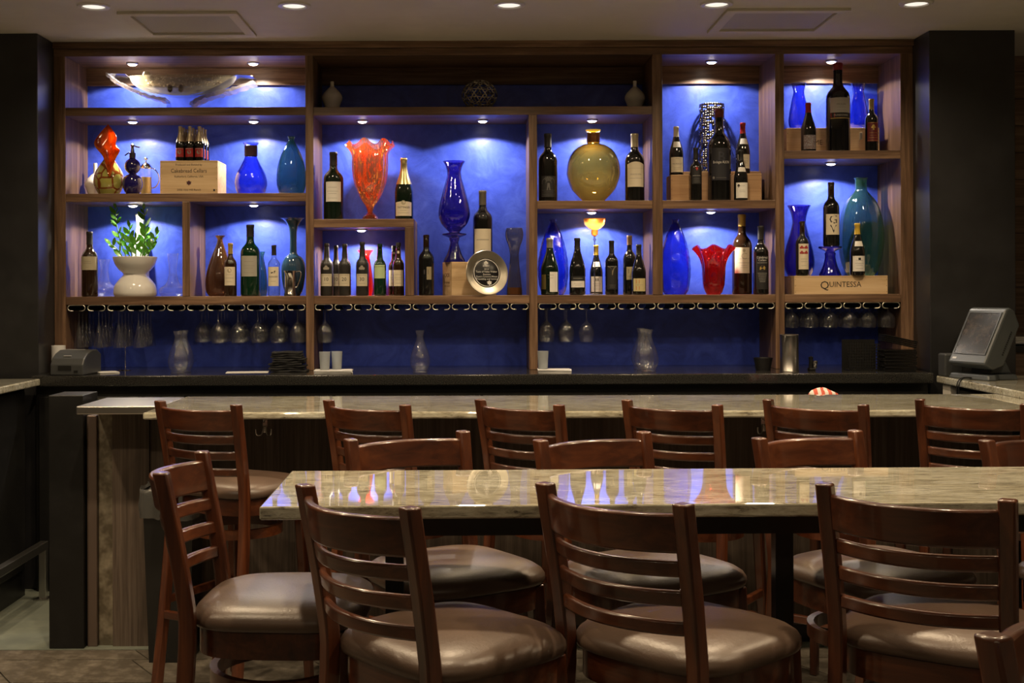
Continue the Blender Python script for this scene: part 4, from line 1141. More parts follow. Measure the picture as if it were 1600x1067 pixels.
bottle('dark bottle with gold capsule and arched cream label, right of the amber flask', 991.5, 209, 30.5, 'bord', 'c1', 0.09, BK, plain((0.42, 0.36, 0.24), 0.35, 0.5, name='pale_gold_foil'), 0.80, [(258, 293, 0.95, CREAM, {'arch': 4, 'ink': (('b', 0.82, 1.0, TAN), ('t', 'DOLCE VITA', 0.55, 0.09, GREYINK), ('b', 0.38, 0.8, GREYINK))})])
DV_ = [(16, 462), (20, 452), (23, 432), (23, 412), (20, 390), (14, 369), (7, 353), (4.5, 347), (6.5, 343)]
vase('blue_dimpled_vase', 'tall dimpled cobalt vase left of the orange stemmed goblet', 'vase', 864, 343, 'bot', 0.19, DV_, G_blue, 56, dimple(0.035, 10, 13))
vase('blue_dimpled_vase', 'tall dimpled cobalt vase left of the red ruffled vase', 'vase', 1055, 343, 'bot', 0.16, DV_, G_blue, 56, dimple(0.035, 10, 13))
SILV = plain((0.40, 0.39, 0.37), 0.35, 0.6, name='silver_foil')
bottle('dark sloping bottle with silver capsule and a white and a gold label', 859, 372, 28, 'burg', 'bot', 0.06, GR, SILV, 0.83, [(425, 456, 0.5, WHITE, {'ink': (('b', 0.85, 0.7, GREYINK), ('b', 0.7, 0.6, GREYINK)), 'xoff': 6}), (429, 452, 0.34, plain((0.10, 0.075, 0.02), 0.5, name='dull_gold_label'), {'name': 'side_label', 'xoff': -12})])
bottle('black sloping bottle with a narrow white band label', 902, 372, 25, 'burg', 'bot', 0.07, BK, BLKP, 0.80, [(439, 449, 0.95, WHITE, {'ink': (('b', 0.6, 0.6, GREYINK), ('b', 0.35, 0.4, GREYINK))}), (431.5, 438.5, 0.95, BLKP, {'name': 'upper_label', 'ink': (('b', 0.5, 0.7, WINK),)})])
loc, H, q = shelf_spot(929, 'bot', 0.11, 341); D = loc[1]; z = lambda y: P(929, y, D).z - loc[2]
gb = thing('stemmed_goblet', 'tall stemmed goblet with glowing orange cup', 'goblet', loc)
obj('cup', MB().lathe([(2.0 * q, z(369)), (5 * q, z(367)), (5.5 * q, z(361)), (4.5 * q, z(359.5)), (10 * q, z(357)), (15.5 * q, z(351)), (17.5 * q, z(341.5)), (16.6 * q, z(341.5))], 36), G_goblet, gb, smooth=50)
obj('stem', MB().lathe([(1.2 * q, z(460)), (1.0 * q, z(440)), (0.9 * q, z(400)), (1.0 * q, z(378)), (2.6 * q, z(374)), (1.2 * q, z(371.5)), (2.4 * q, z(369))], 12), G_smoke, gb, smooth='all')
obj('foot', MB().lathe([(0.0001, 0.0), (12 * q, 0.0005), (11 * q, 0.004), (3 * q, 0.009), (1.2 * q, z(459))], 32), G_clear, gb, smooth='all')
bottle('bottle with yellow capsule and white collar behind the orange goblet', 931.5, 383, 20.5, 'burg', 'bot', 0.21, BK, plain((0.70, 0.48, 0.05), 0.4, name='yellow_foil'), 0.80, [(432, 456, 0.98, WHITE, {'ink': (('e', 'panel', 0.8, 0.09, INK),) + LINES}), (409, 417, 0.75, WHITE, {'name': 'collar_label'})])
bottle('black bottle with a dark label bearing a bronze wedge', 955.5, 376, 20.5, 'bord', 'bot', 0.07, BK, BLKP, 0.78, [(416, 452, 0.85, BLKP, {'ink': (('e', 'vee', 0.78, 0.18, plain((0.22, 0.18, 0.11), 0.5, name='bronze_ink')), ('b', 0.99, 0.9, WINK), ('b', 0.18, 0.6, GREYINK), ('b', 0.10, 0.5, GREYINK))})])
bottle('dark bottle with cork brown capsule and upright cream label, behind its neighbour', 983.5, 368, 21, 'bord', 'bot', 0.13, BK, plain((0.16, 0.09, 0.045), 0.5, name='cork_brown_foil'), 0.84, [(417, 437, 0.6, plain((0.42, 0.36, 0.20), 0.6, name='old_gold_paper'), {'ink': (('e', 'panel', 0.65, 0.16, INK), ('b', 0.25, 0.8, INK))})])
bottle('black sloping bottle with yellow label crossed by an orange stripe', 998, 382, 22, 'burg', 'bot', 0.05, BK, BLKP, 0.80, [(435, 455, 0.97, plain((0.52, 0.44, 0.22), 0.6, name='mustard_paper'), {'ink': (('e', 'panel', 0.75, 0.14, plain((0.50, 0.14, 0.03), 0.6, name='orange_ink'), -0.15), ('e', 'panel', 0.25, 0.14, plain((0.50, 0.14, 0.03), 0.6, name='orange_ink'), -0.15), ('b', 0.5, 0.6, GREYINK))})])

# ---- fourth bay, upper
_, zr = crate('long pine crate at the back under the latticed cylinder', 1064, 1189, 268, 'c1', 0.24, 0.12, M_crate2)
_, zl = crate('small pine crate at the left carrying the cream labelled bottle', 1048, 1079, 273, 'c1', 0.07, 0.15, M_crate2)
_, zq = crate('small pine crate at the right behind the white collared bottle', 1150, 1190, 271, 'c1', 0.09, 0.14, M_crate2)
BEIGE = plain((0.55, 0.50, 0.40), 0.45, name='beige_foil')
bottle('sloping bottle with beige capsule and white collar on the left crate', 1056.5, 198, 22, 'burg', float(zl), 0.13, BK, BEIGE, 0.79, [(246.5, 270, 0.98, CREAM, {'ink': (('b', 0.9, 0.3, GREYINK), ('t', 'MEURSAULT', 0.55, 0.13, GREYINK), ('b', 0.3, 0.6, GREYINK), ('b', 0.2, 0.6, GREYINK))}), (222, 231, 0.75, WHITE, {'name': 'collar_label'})])
# lattice cylinder
loc, H, q = shelf_spot(1112, float(zr), 0.30, 163); Rr = 19.5 * q
m = MB(); na, nz_ = 30, 30; rg = random.Random(21)
def cyl(a, zz): return (Rr * math.sin(a), -Rr * math.cos(a), zz)
def cell(i, j, di=1.0, dj=1.0):
    a0 = 2 * math.pi * i / na; a1 = 2 * math.pi * (i + di) / na; z0_, z1_ = H * j / nz_, H * (j + dj) / nz_
    m.add([cyl(a0, z0_), cyl(a1, z0_), cyl(a1, z1_), cyl(a0, z1_)], [(0, 1, 2, 3)])
for j in range(nz_):
    for i in range(na):
        solid = j < 1 or j >= nz_ - 1 or (i % 3 == (j // 3) % 3 and rg.random() < 0.85) or (j % 3 == 0 and rg.random() < 0.8)
        if solid: cell(i, j)
lc = obj('lattice_cylinder', m.mesh('lattice_cylinder', 'all', False), plain((0.16, 0.145, 0.13), 0.25, 0.95, name='dark_bronze'), loc=loc)
sd = lc.modifiers.new('thick', 'SOLIDIFY'); sd.thickness = 0.004
tag(lc, 'tall dark latticed metal cylinder vase behind the huge black bottle', 'vase')
bottle('small black bottle with a tiny red emblem in front of the left crate', 1087, 231, 18.5, 'bord', 'c1', 0.035, BK, BLKP, 0.80, [(262, 288, 0.9, BLKP, {'ink': (('e', 'column', 0.9, 0.09, plain((0.45, 0.03, 0.02), 0.5, name='bright_red_ink')), ('b', 0.5, 0.8, WINK), ('b', 0.32, 0.6, GREYINK), ('b', 0.22, 0.6, GREYINK), ('b', 0.12, 0.7, GREYINK))})])
bottle('huge black bottle with dull red wax top and white maker name', 1123.5, 171, 36, 'bord', 'c1', 0.10, BK, plain((0.12, 0.012, 0.012), 0.4, name='red_wax'), 0.91, [(233, 283, 0.92, plain((0.014, 0.014, 0.020), 0.5, name='blue_black_paper'), {'ink': (('t', 'B', 0.72, 0.42, plain((0.035, 0.035, 0.05), 0.4, name='faint_ink')), ('t', 'Bodegas ALION', 0.56, 0.12, WINK), ('b', 0.08, 0.5, GREYINK), ('e', 'disc', 0.08, 0.04, GREYINK, -0.38))})])
REDF = plain((0.33, 0.012, 0.012), 0.35, 0.2, name='red_foil')
bottle('sloping bottle with red capsule and white collar on the right crate', 1160.5, 192, 22, 'burg', float(zq), 0.15, BK, REDF, 0.79, [(242, 264, 0.97, CREAM, {'ink': LINES}), (217, 226, 0.75, WHITE, {'name': 'collar_label'})])
bottle('dark bottle with white collar and white label in front of the right crate', 1157.5, 235, 21.5, 'burg', 'c1', 0.035, BK, BLKP, 0.80, [(286, 310, 0.97, WHITE, {'ink': (('e', 'column', 0.78, 0.10, INK, -0.28), ('b', 0.78, 0.4, GREYINK), ('b', 0.5, 0.5, GREYINK), ('b', 0.4, 0.5, GREYINK))}), (262, 269, 0.75, WHITE, {'name': 'collar_label'})])
# ---- fourth bay, lower
vase('red_ruffled_vase', 'deep red flaring vase with folded ruffled rim', 'vase', 1115, 386, 'bot', 0.12, [(10, 462), (13, 456), (16.5, 445), (17.5, 430), (18, 415), (21, 403), (26, 393), (31, 386)], G_red, 96, ruffle(0.10, 0.012, 6, 0.35))
bottle('tall dark bottle with gold capsule and large cream label', 1159, 335, 31, 'bord', 'bot', 0.24, BR, plain((0.55, 0.37, 0.08), 0.35, 0.5, name='gold_capsule'), 0.85, [(387, 427, 0.80, CREAM, {'xoff': -3, 'ink': (('e', 'disc', 0.88, 0.06, TAN), ('t', 'C', 0.65, 0.35, TAN), ('b', 0.56, 0.7, GREYINK), ('b', 0.40, 0.8, INK), ('b', 0.30, 0.4, GREYINK), ('b', 0.22, 0.5, GREYINK))})])
bottle('black bottle with pale lettering and a gold beast printed on it', 1188.5, 353, 24, 'bord', 'bot', 0.08, BK, BLKP, 0.80, [(400, 452, 0.85, BLKP, {'ink': (('t', 'Cakebread', 0.95, 0.09, WINK), ('t', 'Cellars', 0.87, 0.09, WINK), ('b', 0.79, 0.8, WINK), ('e', 'bear', 0.64, 0.09, GOLDP)) + tuple(('b', 0.48 - 0.05 * i, 0.75 - 0.06 * i, WINK) for i in range(6))})])

# ---- right bay, upper
_, zu = crate('long pine crate with brass clasp at the back of the top right shelf', 1229, 1374, 200, 'e1', 0.20, 0.16, M_crate, [('t', 'ME', -0.16, 0.45, 0.26, BROWNINK, 0)], clasp=0.30)
HG = lambda c, b, t_: [(12, b), (15, b - 4), (15.5, b - 14), (13, b - 32), (9, b - 50), (8.5, b - 57), (11.5, t_)]
vase('blue_hourglass_vase', 'pale cobalt hourglass vase on the back crate, left of the giant bottle', 'vase', 1248, 130, float(zu), 0.28, HG(0, 199, 130), G_blue)
vase('blue_hourglass_vase', 'pale cobalt hourglass vase on the back crate, right of the giant bottle', 'vase', 1341, 130, float(zu), 0.28, HG(0, 199, 130), G_blue)
def mk_floral():
    m, nt, b = nodes('patterned_label')
    mp = coords(nt, (1, 1, 1)); n = nt.nodes.new('ShaderNodeTexVoronoi'); n.inputs['Scale'].default_value = 220
    nt.links.new(mp.outputs[0], n.inputs['Vector'])
    r = ramp(nt, n.outputs['Distance'], [(0.2, (0.35, 0.20, 0.12)), (0.45, (0.06, 0.05, 0.08)), (0.6, (0.30, 0.28, 0.30))])
    nt.links.new(r.outputs[0], b.inputs['Base Color']); setp(b, Roughness=0.6)
    return m
bottle('sloping bottle with red capsule and busy patterned label', 1263, 161, 23, 'burg', 'e1', 0.08, BK, REDF, 0.80, [(212, 234, 0.95, mk_floral())])
bottle('giant black bottle with grey white label and red band', 1309, 99, 37, 'bord', 'e1', 0.12, BK, plain((0.22, 0.02, 0.015), 0.4, 0.2, name='dull_red_foil'), 0.92,
       [(155, 178, 0.95, plain((0.45, 0.43, 0.41), 0.6, name='grey_white_paper'), {'ink': (('t', 'MOLIN', 0.55, 0.2, GREYINK), ('b', 0.35, 0.4, GREYINK), ('b', 0.15, 0.5, GREYINK))}),
        (178.5, 186, 0.95, INK, {'name': 'band', 'ink': (('t', 'MUNDOVINO', 0.5, 0.5, WINK), ('e', 'panel', 0.5, 0.45, REDINK, -0.38))}), (186.2, 187.4, 0.95, GOLDP, {'name': 'gold_line'})])
bottle('small bottle with gold capsule and dark red gilt label', 1361.5, 155, 20, 'bord', 'e1', 0.06, BK, plain((0.40, 0.30, 0.13), 0.35, 0.5, name='old_gold_foil'), 0.80, [(192, 222, 0.98, plain((0.13, 0.012, 0.014), 0.5, name='wine_red_paper'), {'ink': (('b', 0.97, 1, GOLDP), ('e', 'column', 0.72, 0.13, GOLDP), ('b', 0.45, 0.7, GOLDP), ('b', 0.32, 0.6, GOLDP), ('b', 0.2, 0.8, GOLDP), ('b', 0.05, 1, GOLDP))})])
# ---- right bay, lower
_, zq2 = crate('low pine crate printed with a vineyard name in tall capitals', 1241, 1387, 431, 'bot', 0.05, 0.26, M_crate, [('t', 'Q', -0.175, 0.47, 0.62, INK, 0), ('t', 'UINTESSA', 0.045, 0.52, 0.42, INK, 0.34)])
vase('violet_flared_vase', 'violet glass vase with flared rim at the left of the low crate', 'vase', 1248.5, 321, float(zq2), 0.245, [(17, 431), (22, 421), (23.5, 408), (21, 390), (15, 368), (11, 352), (10.5, 344), (13, 332), (18, 321)], G_purple)
bottle('small bottle with a red flowered label before the violet vase', 1253.5, 346, 20.5, 'bord', float(zq2), 0.085, BK, BR, 0.80, [(381, 421, 0.85, CREAM, {'ink': (('e', 'crest', 0.84, 0.10, REDINK, -0.2), ('e', 'crest', 0.84, 0.10, REDINK, 0.2), ('e', 'crest', 0.64, 0.10, REDINK, -0.2), ('e', 'crest', 0.64, 0.10, REDINK, 0.2), ('b', 0.4, 0.6, GREYINK), ('b', 0.3, 0.6, GREYINK), ('b', 0.15, 0.5, GREYINK))})])
pd = vase('violet_pedestal', 'violet glass pedestal lifting a bottle above the low crate', 'pedestal', 1297, 385, float(zq2), 0.13, [(17.5, 431), (16, 427), (11, 415), (8, 402), (8.5, 396), (7.5, 393), (17, 388), (17.5, 385.5), (17, 385)], G_purple)
zp = P(1297, 385, YF + 0.13).z
pdm = obj('top_plate', MB().lathe([(0.0001, -0.002), (17 * (YF + .13) / F, -0.002)], 32), G_purple, pd); pdm.location.z = zp - zq2
bottle('bottle with tall black G V letters raised on the violet pedestal', 1298.5, 285, 25, 'bord', float(zp), 0.13, BK, BR, 0.80, [(335, 367, 0.95, CREAM, {'ink': (('t', 'G', 0.72, 0.60, INK), ('t', 'V', 0.26, 0.55, INK))})])
def ribs(r, z, a, u): return r * (1 + 0.02 * abs(math.sin(9 * a)) * (1 if u < 0.8 else 0)), z
vase('green_ribbed_vase', 'very large ribbed green glass bottle vase', 'vase', 1345, 278, float(zq2), 0.235, [(18, 431), (24, 424), (30, 408), (33.5, 385), (34, 365), (31, 340), (24, 318), (14, 304), (10, 299), (9, 294), (9, 282), (10.5, 279), (10.5, 278)], G_green, 108, ribs)
bottle('sloping bottle with yellow capsule and white collar before the ribbed vase', 1339.5, 349, 22.5, 'burg', float(zq2), 0.065, BK, plain((0.62, 0.42, 0.05), 0.4, name='amber_yellow_foil'), 0.79, [(400, 424, 0.97, WHITE, {'ink': (('e', 'panel', 0.8, 0.08, INK),) + LINES}), (377, 385, 0.75, WHITE, {'name': 'collar_label'})])

# ------------------------------------------------------------------ hanging glass racks
ZR = ZS['bot'] - t - 0.0005
path = []
W_, H_ = 0.0465, 0.031
rc = H_ / 2
def stadium():
    pts = [(-0.016, -H_)]
    for k in range(9): a = R(270 - 22.5 * k); pts.append((-W_ + rc + rc * math.cos(a), -rc + rc * math.sin(a)))
    for k in range(9): a = R(90 - 22.5 * k); pts.append((W_ - rc + rc * math.cos(a), -rc + rc * math.sin(a)))
    pts.append((0.016, -H_))
    return pts
sp = stadium()
m = MB(); Lr = 0.36
v = [(x, 0.004, z_) for x, z_ in sp] + [(x, Lr, z_) for x, z_ in sp]; n = len(sp)
rail_me = m.add(v, [(i, i + 1, i + 1 + n, i + n) for i in range(n - 1)]).mesh('channel', 'all', False); rail_me.materials.append(DKSTEEL)
lip_me = MB().tube([(x, 0.003, z_) for x, z_ in sp], 0.0032, 7).mesh('lip', 'all'); lip_me.materials.append(BRASS)
def rail_at(px, label, group):
    t_ = thing('glass_rack_channel', label, 'glass rack', (sx(px), YF + 0.004, ZR), 0, group)
    obj('channel', rail_me, None, t_); obj('lip', lip_me, None, t_)
BAYS = [('left', 103, 478, 12), ('second', 490.5, 827, 11), ('third', 840, 1212, 12), ('right', 1226, 1408, 6)]
RX = {}
ORD = ['first', 'second', 'third', 'fourth', 'fifth', 'sixth', 'seventh', 'eighth', 'ninth', 'tenth', 'eleventh', 'twelfth', 'thirteenth']
BACK = ['frontmost', 'second back', 'third back', 'fourth back', 'rearmost']
for nm, a, b, n_ in BAYS:
    pitch = (b - a) / n_
    RX[nm] = [a + pitch * (i + 0.5) for i in range(n_)]
    for i, x in enumerate(RX[nm]):
        rail_at(x, 'brass lipped hanging glass channel, ' + ORD[i] + ' from the left under the ' + nm + ' bay', 'glass channels, ' + nm + ' bay')
zf = -H_ + 0.0015
def stemware(name, prof):
    me = MB().lathe(prof, 24).mesh(name, 'all', False); me.materials.append(G_clear); return me
flute = stemware('champagne_flute', [(0.0001, 0), (0.027, 0), (0.027, -0.001), (0.006, -0.006), (0.0032, -0.02), (0.003, -0.055), (0.006, -0.075), (0.014, -0.11), (0.021, -0.15), (0.027, -0.19), (0.029, -0.205)])
wine = stemware('wine_glass', [(0.0001, 0), (0.033, 0), (0.033, -0.001), (0.007, -0.006), (0.0036, -0.02), (0.0034, -0.058), (0.008, -0.070), (0.022, -0.082), (0.034, -0.099), (0.0405, -0.122), (0.041, -0.140), (0.037, -0.165), (0.033, -0.180)])
short = stemware('short_wine_glass', [(0.0001, 0), (0.030, 0), (0.030, -0.001), (0.007, -0.004), (0.004, -0.012), (0.006, -0.020), (0.022, -0.032), (0.034, -0.048), (0.039, -0.068), (0.037, -0.090), (0.033, -0.108)])
def hang(me, name, px, dy, label, group):
    tag(obj(name, me, None, loc=(sx(px), YF + 0.004 + dy, ZR + zf)), label, 'glass', group)
for i in range(4):
    for k in range(5):
        hang(flute, 'champagne_flute', RX['left'][i], 0.045 + 0.062 * k, 'slim champagne flute hanging upside down in row ' + ['one', 'two', 'three', 'four'][i] + ' of the left rack, ' + BACK[k], 'flutes in the left rack, row ' + str(i + 1))
NTH = ['first', 'second', 'third', 'fourth', 'fifth', 'sixth']
for j, i in enumerate(range(6, 12)):
    for k in range(4):
        if i == 6 and k < 1: continue
        hang(wine, 'wine_glass', RX['left'][i], 0.05 + 0.085 * k, 'round wine glass hanging in the ' + NTH[j] + ' filled row right of the flutes, ' + BACK[k], 'wine glasses in the left rack, ' + NTH[j] + ' row')
hang(wine, 'wine_glass', RX['second'][0], 0.05, 'wine glass hanging above the two frosted tumblers, the front one', 'wine glasses above the tumblers')
hang(wine, 'wine_glass', RX['second'][0], 0.19, 'wine glass hanging above the two frosted tumblers, the back one', 'wine glasses above the tumblers')
for i, n_ in ((0, 3), (1, 3), (2, 1)):
    for k in range(n_):
        hang(wine, 'wine_glass', RX['third'][i], 0.05 + 0.09 * k, ['wine glass in the row hanging over the single frosted tumbler', 'wine glass in the second row of the third rack', 'lone wine glass hanging in the third row of the third rack'][i] + (', ' + BACK[k] if n_ > 1 else ''), 'wine glasses in the third rack, row ' + str(i + 1))
for i in range(6):
    for k in range(4):
        hang(short, 'short_wine_glass', RX['right'][i], 0.05 + 0.085 * k, 'short wine glass hanging in row ' + ['one', 'two', 'three', 'four', 'five', 'six'][i] + ' of the right rack, ' + BACK[k], 'short glasses in the right rack, row ' + str(i + 1))

# ------------------------------------------------------------------ things on the back counter
def on_counter(px, ybase):
    v_ = ybase + ROLL * (px - VX) - VY
    D = min(max(0.434 * F / v_, 6.23), 6.9)
    return P(px, ybase, D).x, D
def carafe(px, D, label):
    def fn(r, z, a, u): return r * (1 + 0.012 * math.sin(16 * a)), z
    pr = [(0.034, 0), (0.040, 0.006), (0.034, 0.014), (0.046, 0.035), (0.052, 0.062), (0.046, 0.10), (0.030, 0.145), (0.019, 0.175), (0.017, 0.195), (0.024, 0.222)]
    pr = [(p.x, p.y) for p in smooth_path([Vector(p) for p in pr], 4)]
    tag(obj('glass_carafe', MB().lathe([(0.0001, 0.001)] + pr, 48, fn=fn), G_clear, smooth='all', loc=((px - VX) * D / F, D, ZC)), label, 'carafe', 'clear carafes on the back counter')
carafe(656, 6.31, 'clear fluted carafe standing alone in the second bay')
carafe(278, 6.33, 'clear fluted carafe in the left bay, the front one')
carafe(287, 6.45, 'clear fluted carafe in the left bay, half hidden at the back')
carafe(1013, 6.33, 'clear fluted carafe in the third bay, front of three')
carafe(1006, 6.45, 'clear fluted carafe in the third bay, middle of three')
carafe(1001, 6.57, 'clear fluted carafe in the third bay, rearmost of three')
# receipt printer
x, D = on_counter(113, 585)
pt = thing('receipt_printer', 'dark grey receipt printer at the left end of the counter', 'printer', (x, 6.29, ZC), R(-6))
hw = 0.088; prof = [(-0.06, 0.0), (0.17, 0.0), (0.17, 0.10), (0.12, 0.125), (0.05, 0.125), (0.0, 0.11), (-0.04, 0.085), (-0.06, 0.055)]
m = MB(); n = len(prof)
m.add([(-hw, y_, z_) for y_, z_ in prof] + [(hw, y_, z_) for y_, z_ in prof], [tuple(range(n))[::-1], tuple(range(n, 2 * n))] + [(i, (i + 1) % n, (i + 1) % n + n, i + n) for i in range(n)])
pb = obj('case', m, PLASTIC, pt, bevel=0.006)
obj('paper_slot', MB().box(-0.055, 0.045, 0.055, 0.075, 0.1245, 0.128), plain((0.25, 0.25, 0.25), 0.4, name='grey_trim'), pb)
obj('front_recess', MB().box(-0.045, 0.025, -0.0625, -0.0595, 0.025, 0.05), BLKPL, pb)
obj('switch', MB().box(0.04, 0.06, -0.0630, -0.0595, 0.014, 0.026), BLKPL, pb)
obj('badge', MB().box(-0.03, 0.01, -0.028, -0.018, 0.096, 0.1), plain((0.35, 0.35, 0.35), 0.5, name='badge_grey'), pb)
for k, (zz0) in enumerate((0.0, 0.0715)):
    tag(obj('paper_roll', MB().lathe([(0.008, zz0), (0.036, zz0), (0.036, zz0 + 0.071), (0.008, zz0 + 0.071), (0.008, zz0)], 28), PAPER, smooth=40, loc=(P(91.5, 560, 6.47).x, 6.47, ZC)),
        'white receipt paper roll behind the printer, ' + ['lower', 'upper'][k] + ' of the stack', 'paper roll', 'paper rolls behind the printer')
def paper(px, D, w_, d_, rz, n_, label, name='napkin_stack', th=0.0022):
    t_ = thing(name, label, 'paper', ((px - VX) * D / F, D, ZC), rz); rg = random.Random(int(px))
    for k in range(n_):
        o = obj('sheet', MB().box(-w_ / 2, w_ / 2, -d_ / 2, d_ / 2, k * th, k * th + th * 0.85), PAPER, t_)
        o.location = (rg.uniform(-.004, .004), rg.uniform(-.004, .004), 0); o.rotation_euler.z = rg.uniform(-0.04, 0.04)
    return n_ * th
paper(168, 6.42, 0.10, 0.10, 0.5, 3, 'few loose papers lying beside the receipt printer', 'loose_papers')
paper(386, 6.42, 0.22, 0.11, 0.12, 1, 'single white sheet on the counter by the black napkins', 'paper_sheet')
h1 = paper(521, 6.34, 0.19, 0.14, 0.08, 8, 'stack of white napkins under two frosted tumblers')
h2 = paper(866, 6.36, 0.17, 0.14, -0.06, 7, 'stack of white napkins under the single frosted tumbler')
def tumbler(px, D, z_, label):
    m = MB().lathe([(0.0001, 0), (0.024, 0), (0.029, 0.094), (0.0275, 0.094), (0.023, 0.006), (0.0001, 0.006)], 28)
    tag(obj('frosted_tumbler', m, G_frost, smooth=40, loc=((px - VX) * D / F, D, z_)), label, 'tumbler', 'frosted tumblers on napkins')
tumbler(507, 6.33, ZC + h1, 'frosted tumbler on the napkin stack, left of two')
tumbler(526, 6.37, ZC + h1, 'frosted tumbler on the napkin stack, right of two')
tumbler(848, 6.37, ZC + h2, 'single frosted tumbler on napkins in the third bay')
x, D = on_counter(196, 578)
cs = thing('check_spike', 'thin metal spike on a small round base', 'spike', (x, D, ZC))
obj('base', MB().lathe([(0.0001, 0), (0.036, 0), (0.036, 0.003), (0.006, 0.007), (0.0001, 0.008)], 24), CHROME, cs, smooth=40)
obj('rod', MB().tube([(0, 0, 0.006), (0, 0, 0.12), (0.0005, 0, 0.128)], [0.0018, 0.0018, 0.003], 8), CHROME, cs, smooth='all')
# folded black napkins
bn = thing('black_napkin_pile', 'untidy pile of folded black cloth napkins', 'napkins', (P(450, 575, 6.47).x, 6.47, ZC)); rg = random.Random(31)
for k in range(9):
    w_ = 0.19 - 0.004 * k
    m = MB(); nn = 9; v = []; f = []
    for i in range(nn):
        u = -1 + 2 * i / (nn - 1); b_ = 0.003 * math.sin(u * 5 + k) ; e = 0.0045
        for yy in (-0.055, 0.055):
            v += [(u * w_ / 2, yy + rg.uniform(-.004, .004), k * 0.012 + b_ * 0.5 + 0.002), (u * w_ / 2, yy, k * 0.012 + b_ * 0.5 + 0.011)]
    for i in range(nn - 1):
        a = i * 4; b = a + 4
        f += [(a, b, b + 1, a + 1), (a + 1, b + 1, b + 3, a + 3), (a + 3, b + 3, b + 2, a + 2), (a + 2, b + 2, b, a)]
    f += [(0, 1, 3, 2), ((nn - 1) * 4, (nn - 1) * 4 + 2, (nn - 1) * 4 + 3, (nn - 1) * 4 + 1)]
    o = obj('napkin', m.add(v, f), BLKCLOTH, bn, bevel=0.002); o.location.x = rg.uniform(-.008, .012); o.rotation_euler.z = rg.uniform(-.08, .08)
    if k == 0: o.location.z = 0
# black bowl
D = 6.42
tag(obj('black_bowl', MB().lathe([(0.0001, 0), (0.038, 0), (0.050, 0.068), (0.047, 0.068), (0.035, 0.006), (0.0001, 0.006)], 32), BLKPL, smooth=40, loc=((1192 - VX) * D / F, D, ZC)), 'small black tapered bowl in the third bay', 'bowl')
# steel cylinder
D = 6.33; q = D / F
tag(obj('steel_wine_cooler', MB().lathe([(0.0001, 0), (14.6 * q, 0), (14.6 * q, 0.006), (14.2 * q, 0.008), (14.2 * q, 0.186), (14.6 * q, 0.188), (14.4 * q, 0.194), (13 * q, 0.194), (12.8 * q, 0.02), (0.0001, 0.02)], 40), STEEL, smooth=35, loc=((1233 - VX) * D / F, D, ZC)), 'brushed steel wine cooler cylinder by the right bay post', 'wine cooler')
D = 6.42
sk = thing('stopper_tool', 'small black and silver bottle stopper tool on the counter', 'tool', ((1269 - VX) * D / F, D, ZC))
obj('foot', MB().box(-0.022, 0.012, -0.02, 0.02, 0, 0.012), BLKPL, sk, bevel=0.003)
obj('post', MB().lathe([(0.012, 0.0125), (0.010, 0.05), (0.013, 0.07), (0.0001, 0.076)], 16, -0.008, 0), BLKPL, sk, smooth=40)
obj('cap', MB().lathe([(0.011, 0.0125), (0.010, 0.03), (0.014, 0.036), (0.014, 0.052), (0.0001, 0.053)], 18, 0.010, -0.012), CHROME, sk, smooth=40)
# black basket + folders
D = 6.44; x = (1352 - VX) * D / F
bs = thing('black_basket', 'black perforated plastic basket with a slanted front', 'basket', (x, D, ZC))
m = MB(); rows_, cols = 9, 12
for i in range(cols):
    u0 = i / cols; xx = -0.10 + 0.16 * u0
    m.box(xx, xx + 0.005, -0.05, -0.046, 0, 0.155 - 0.02 * u0)
for j in range(rows_ + 1):
    zz_ = 0.001 + 0.015 * j; m.box(-0.10 - 0.002 * j, 0.065, -0.051, -0.047, zz_, zz_ + 0.005)
obj('front_grid', m, BLKPL, bs)
obj('back_panel', MB().box(-0.11, 0.065, 0.05, 0.054, 0, 0.16), BLKPL, bs)
obj('base', MB().box(-0.10, 0.065, -0.046, 0.05, 0, 0.004), BLKPL, bs)
x = (1393 - VX) * D / F
for k in range(13):
    tl = -0.02 - 0.012 * k
    o = obj('check_folder', MB().box(-0.085, 0.085, -0.055, 0.055, 0, 0.007), plain((0.008, 0.008, 0.008), 0.18, name='black_leatherette'), None, bevel=0.0015)
    hgt = 0.0005 + 0.0088 * k
    o.location = (x + (k % 3) * 0.003 - 0.003, 6.36 + (k % 2) * 0.004, ZC + hgt + 0.0)
    o.rotation_euler = (0, 0, (-1) ** k * 0.03)
    tag(o, 'black check presenter folder in the pile beside the basket, ' + ORD[k] + ' from the bottom', 'folder', 'black check folders in a pile')
for k in range(4):
    o = obj('check_folder', MB().box(-0.085, 0.085, -0.055, 0.055, 0, 0.007), plain((0.008, 0.008, 0.008), 0.18, name='black_leatherette'), None, bevel=0.0015)
    o.rotation_euler = (0, R(13), 0)
    o.location = (x + 0.002 * k, 6.362, ZC + 0.139 + 0.0095 * k)
    tag(o, 'black check presenter folder tilted on top of the pile, ' + ORD[k] + ' from below', 'folder', 'tilted black check folders')

# ------------------------------------------------------------------ till on the right counter
ZT = 1.1005
D = 5.97
bx_ = P(1537, 590, D).x
ps = thing('touch_screen_till', 'slate grey touch screen till tilted back on a splayed base', 'till', (bx_, D, ZT), R(-68))
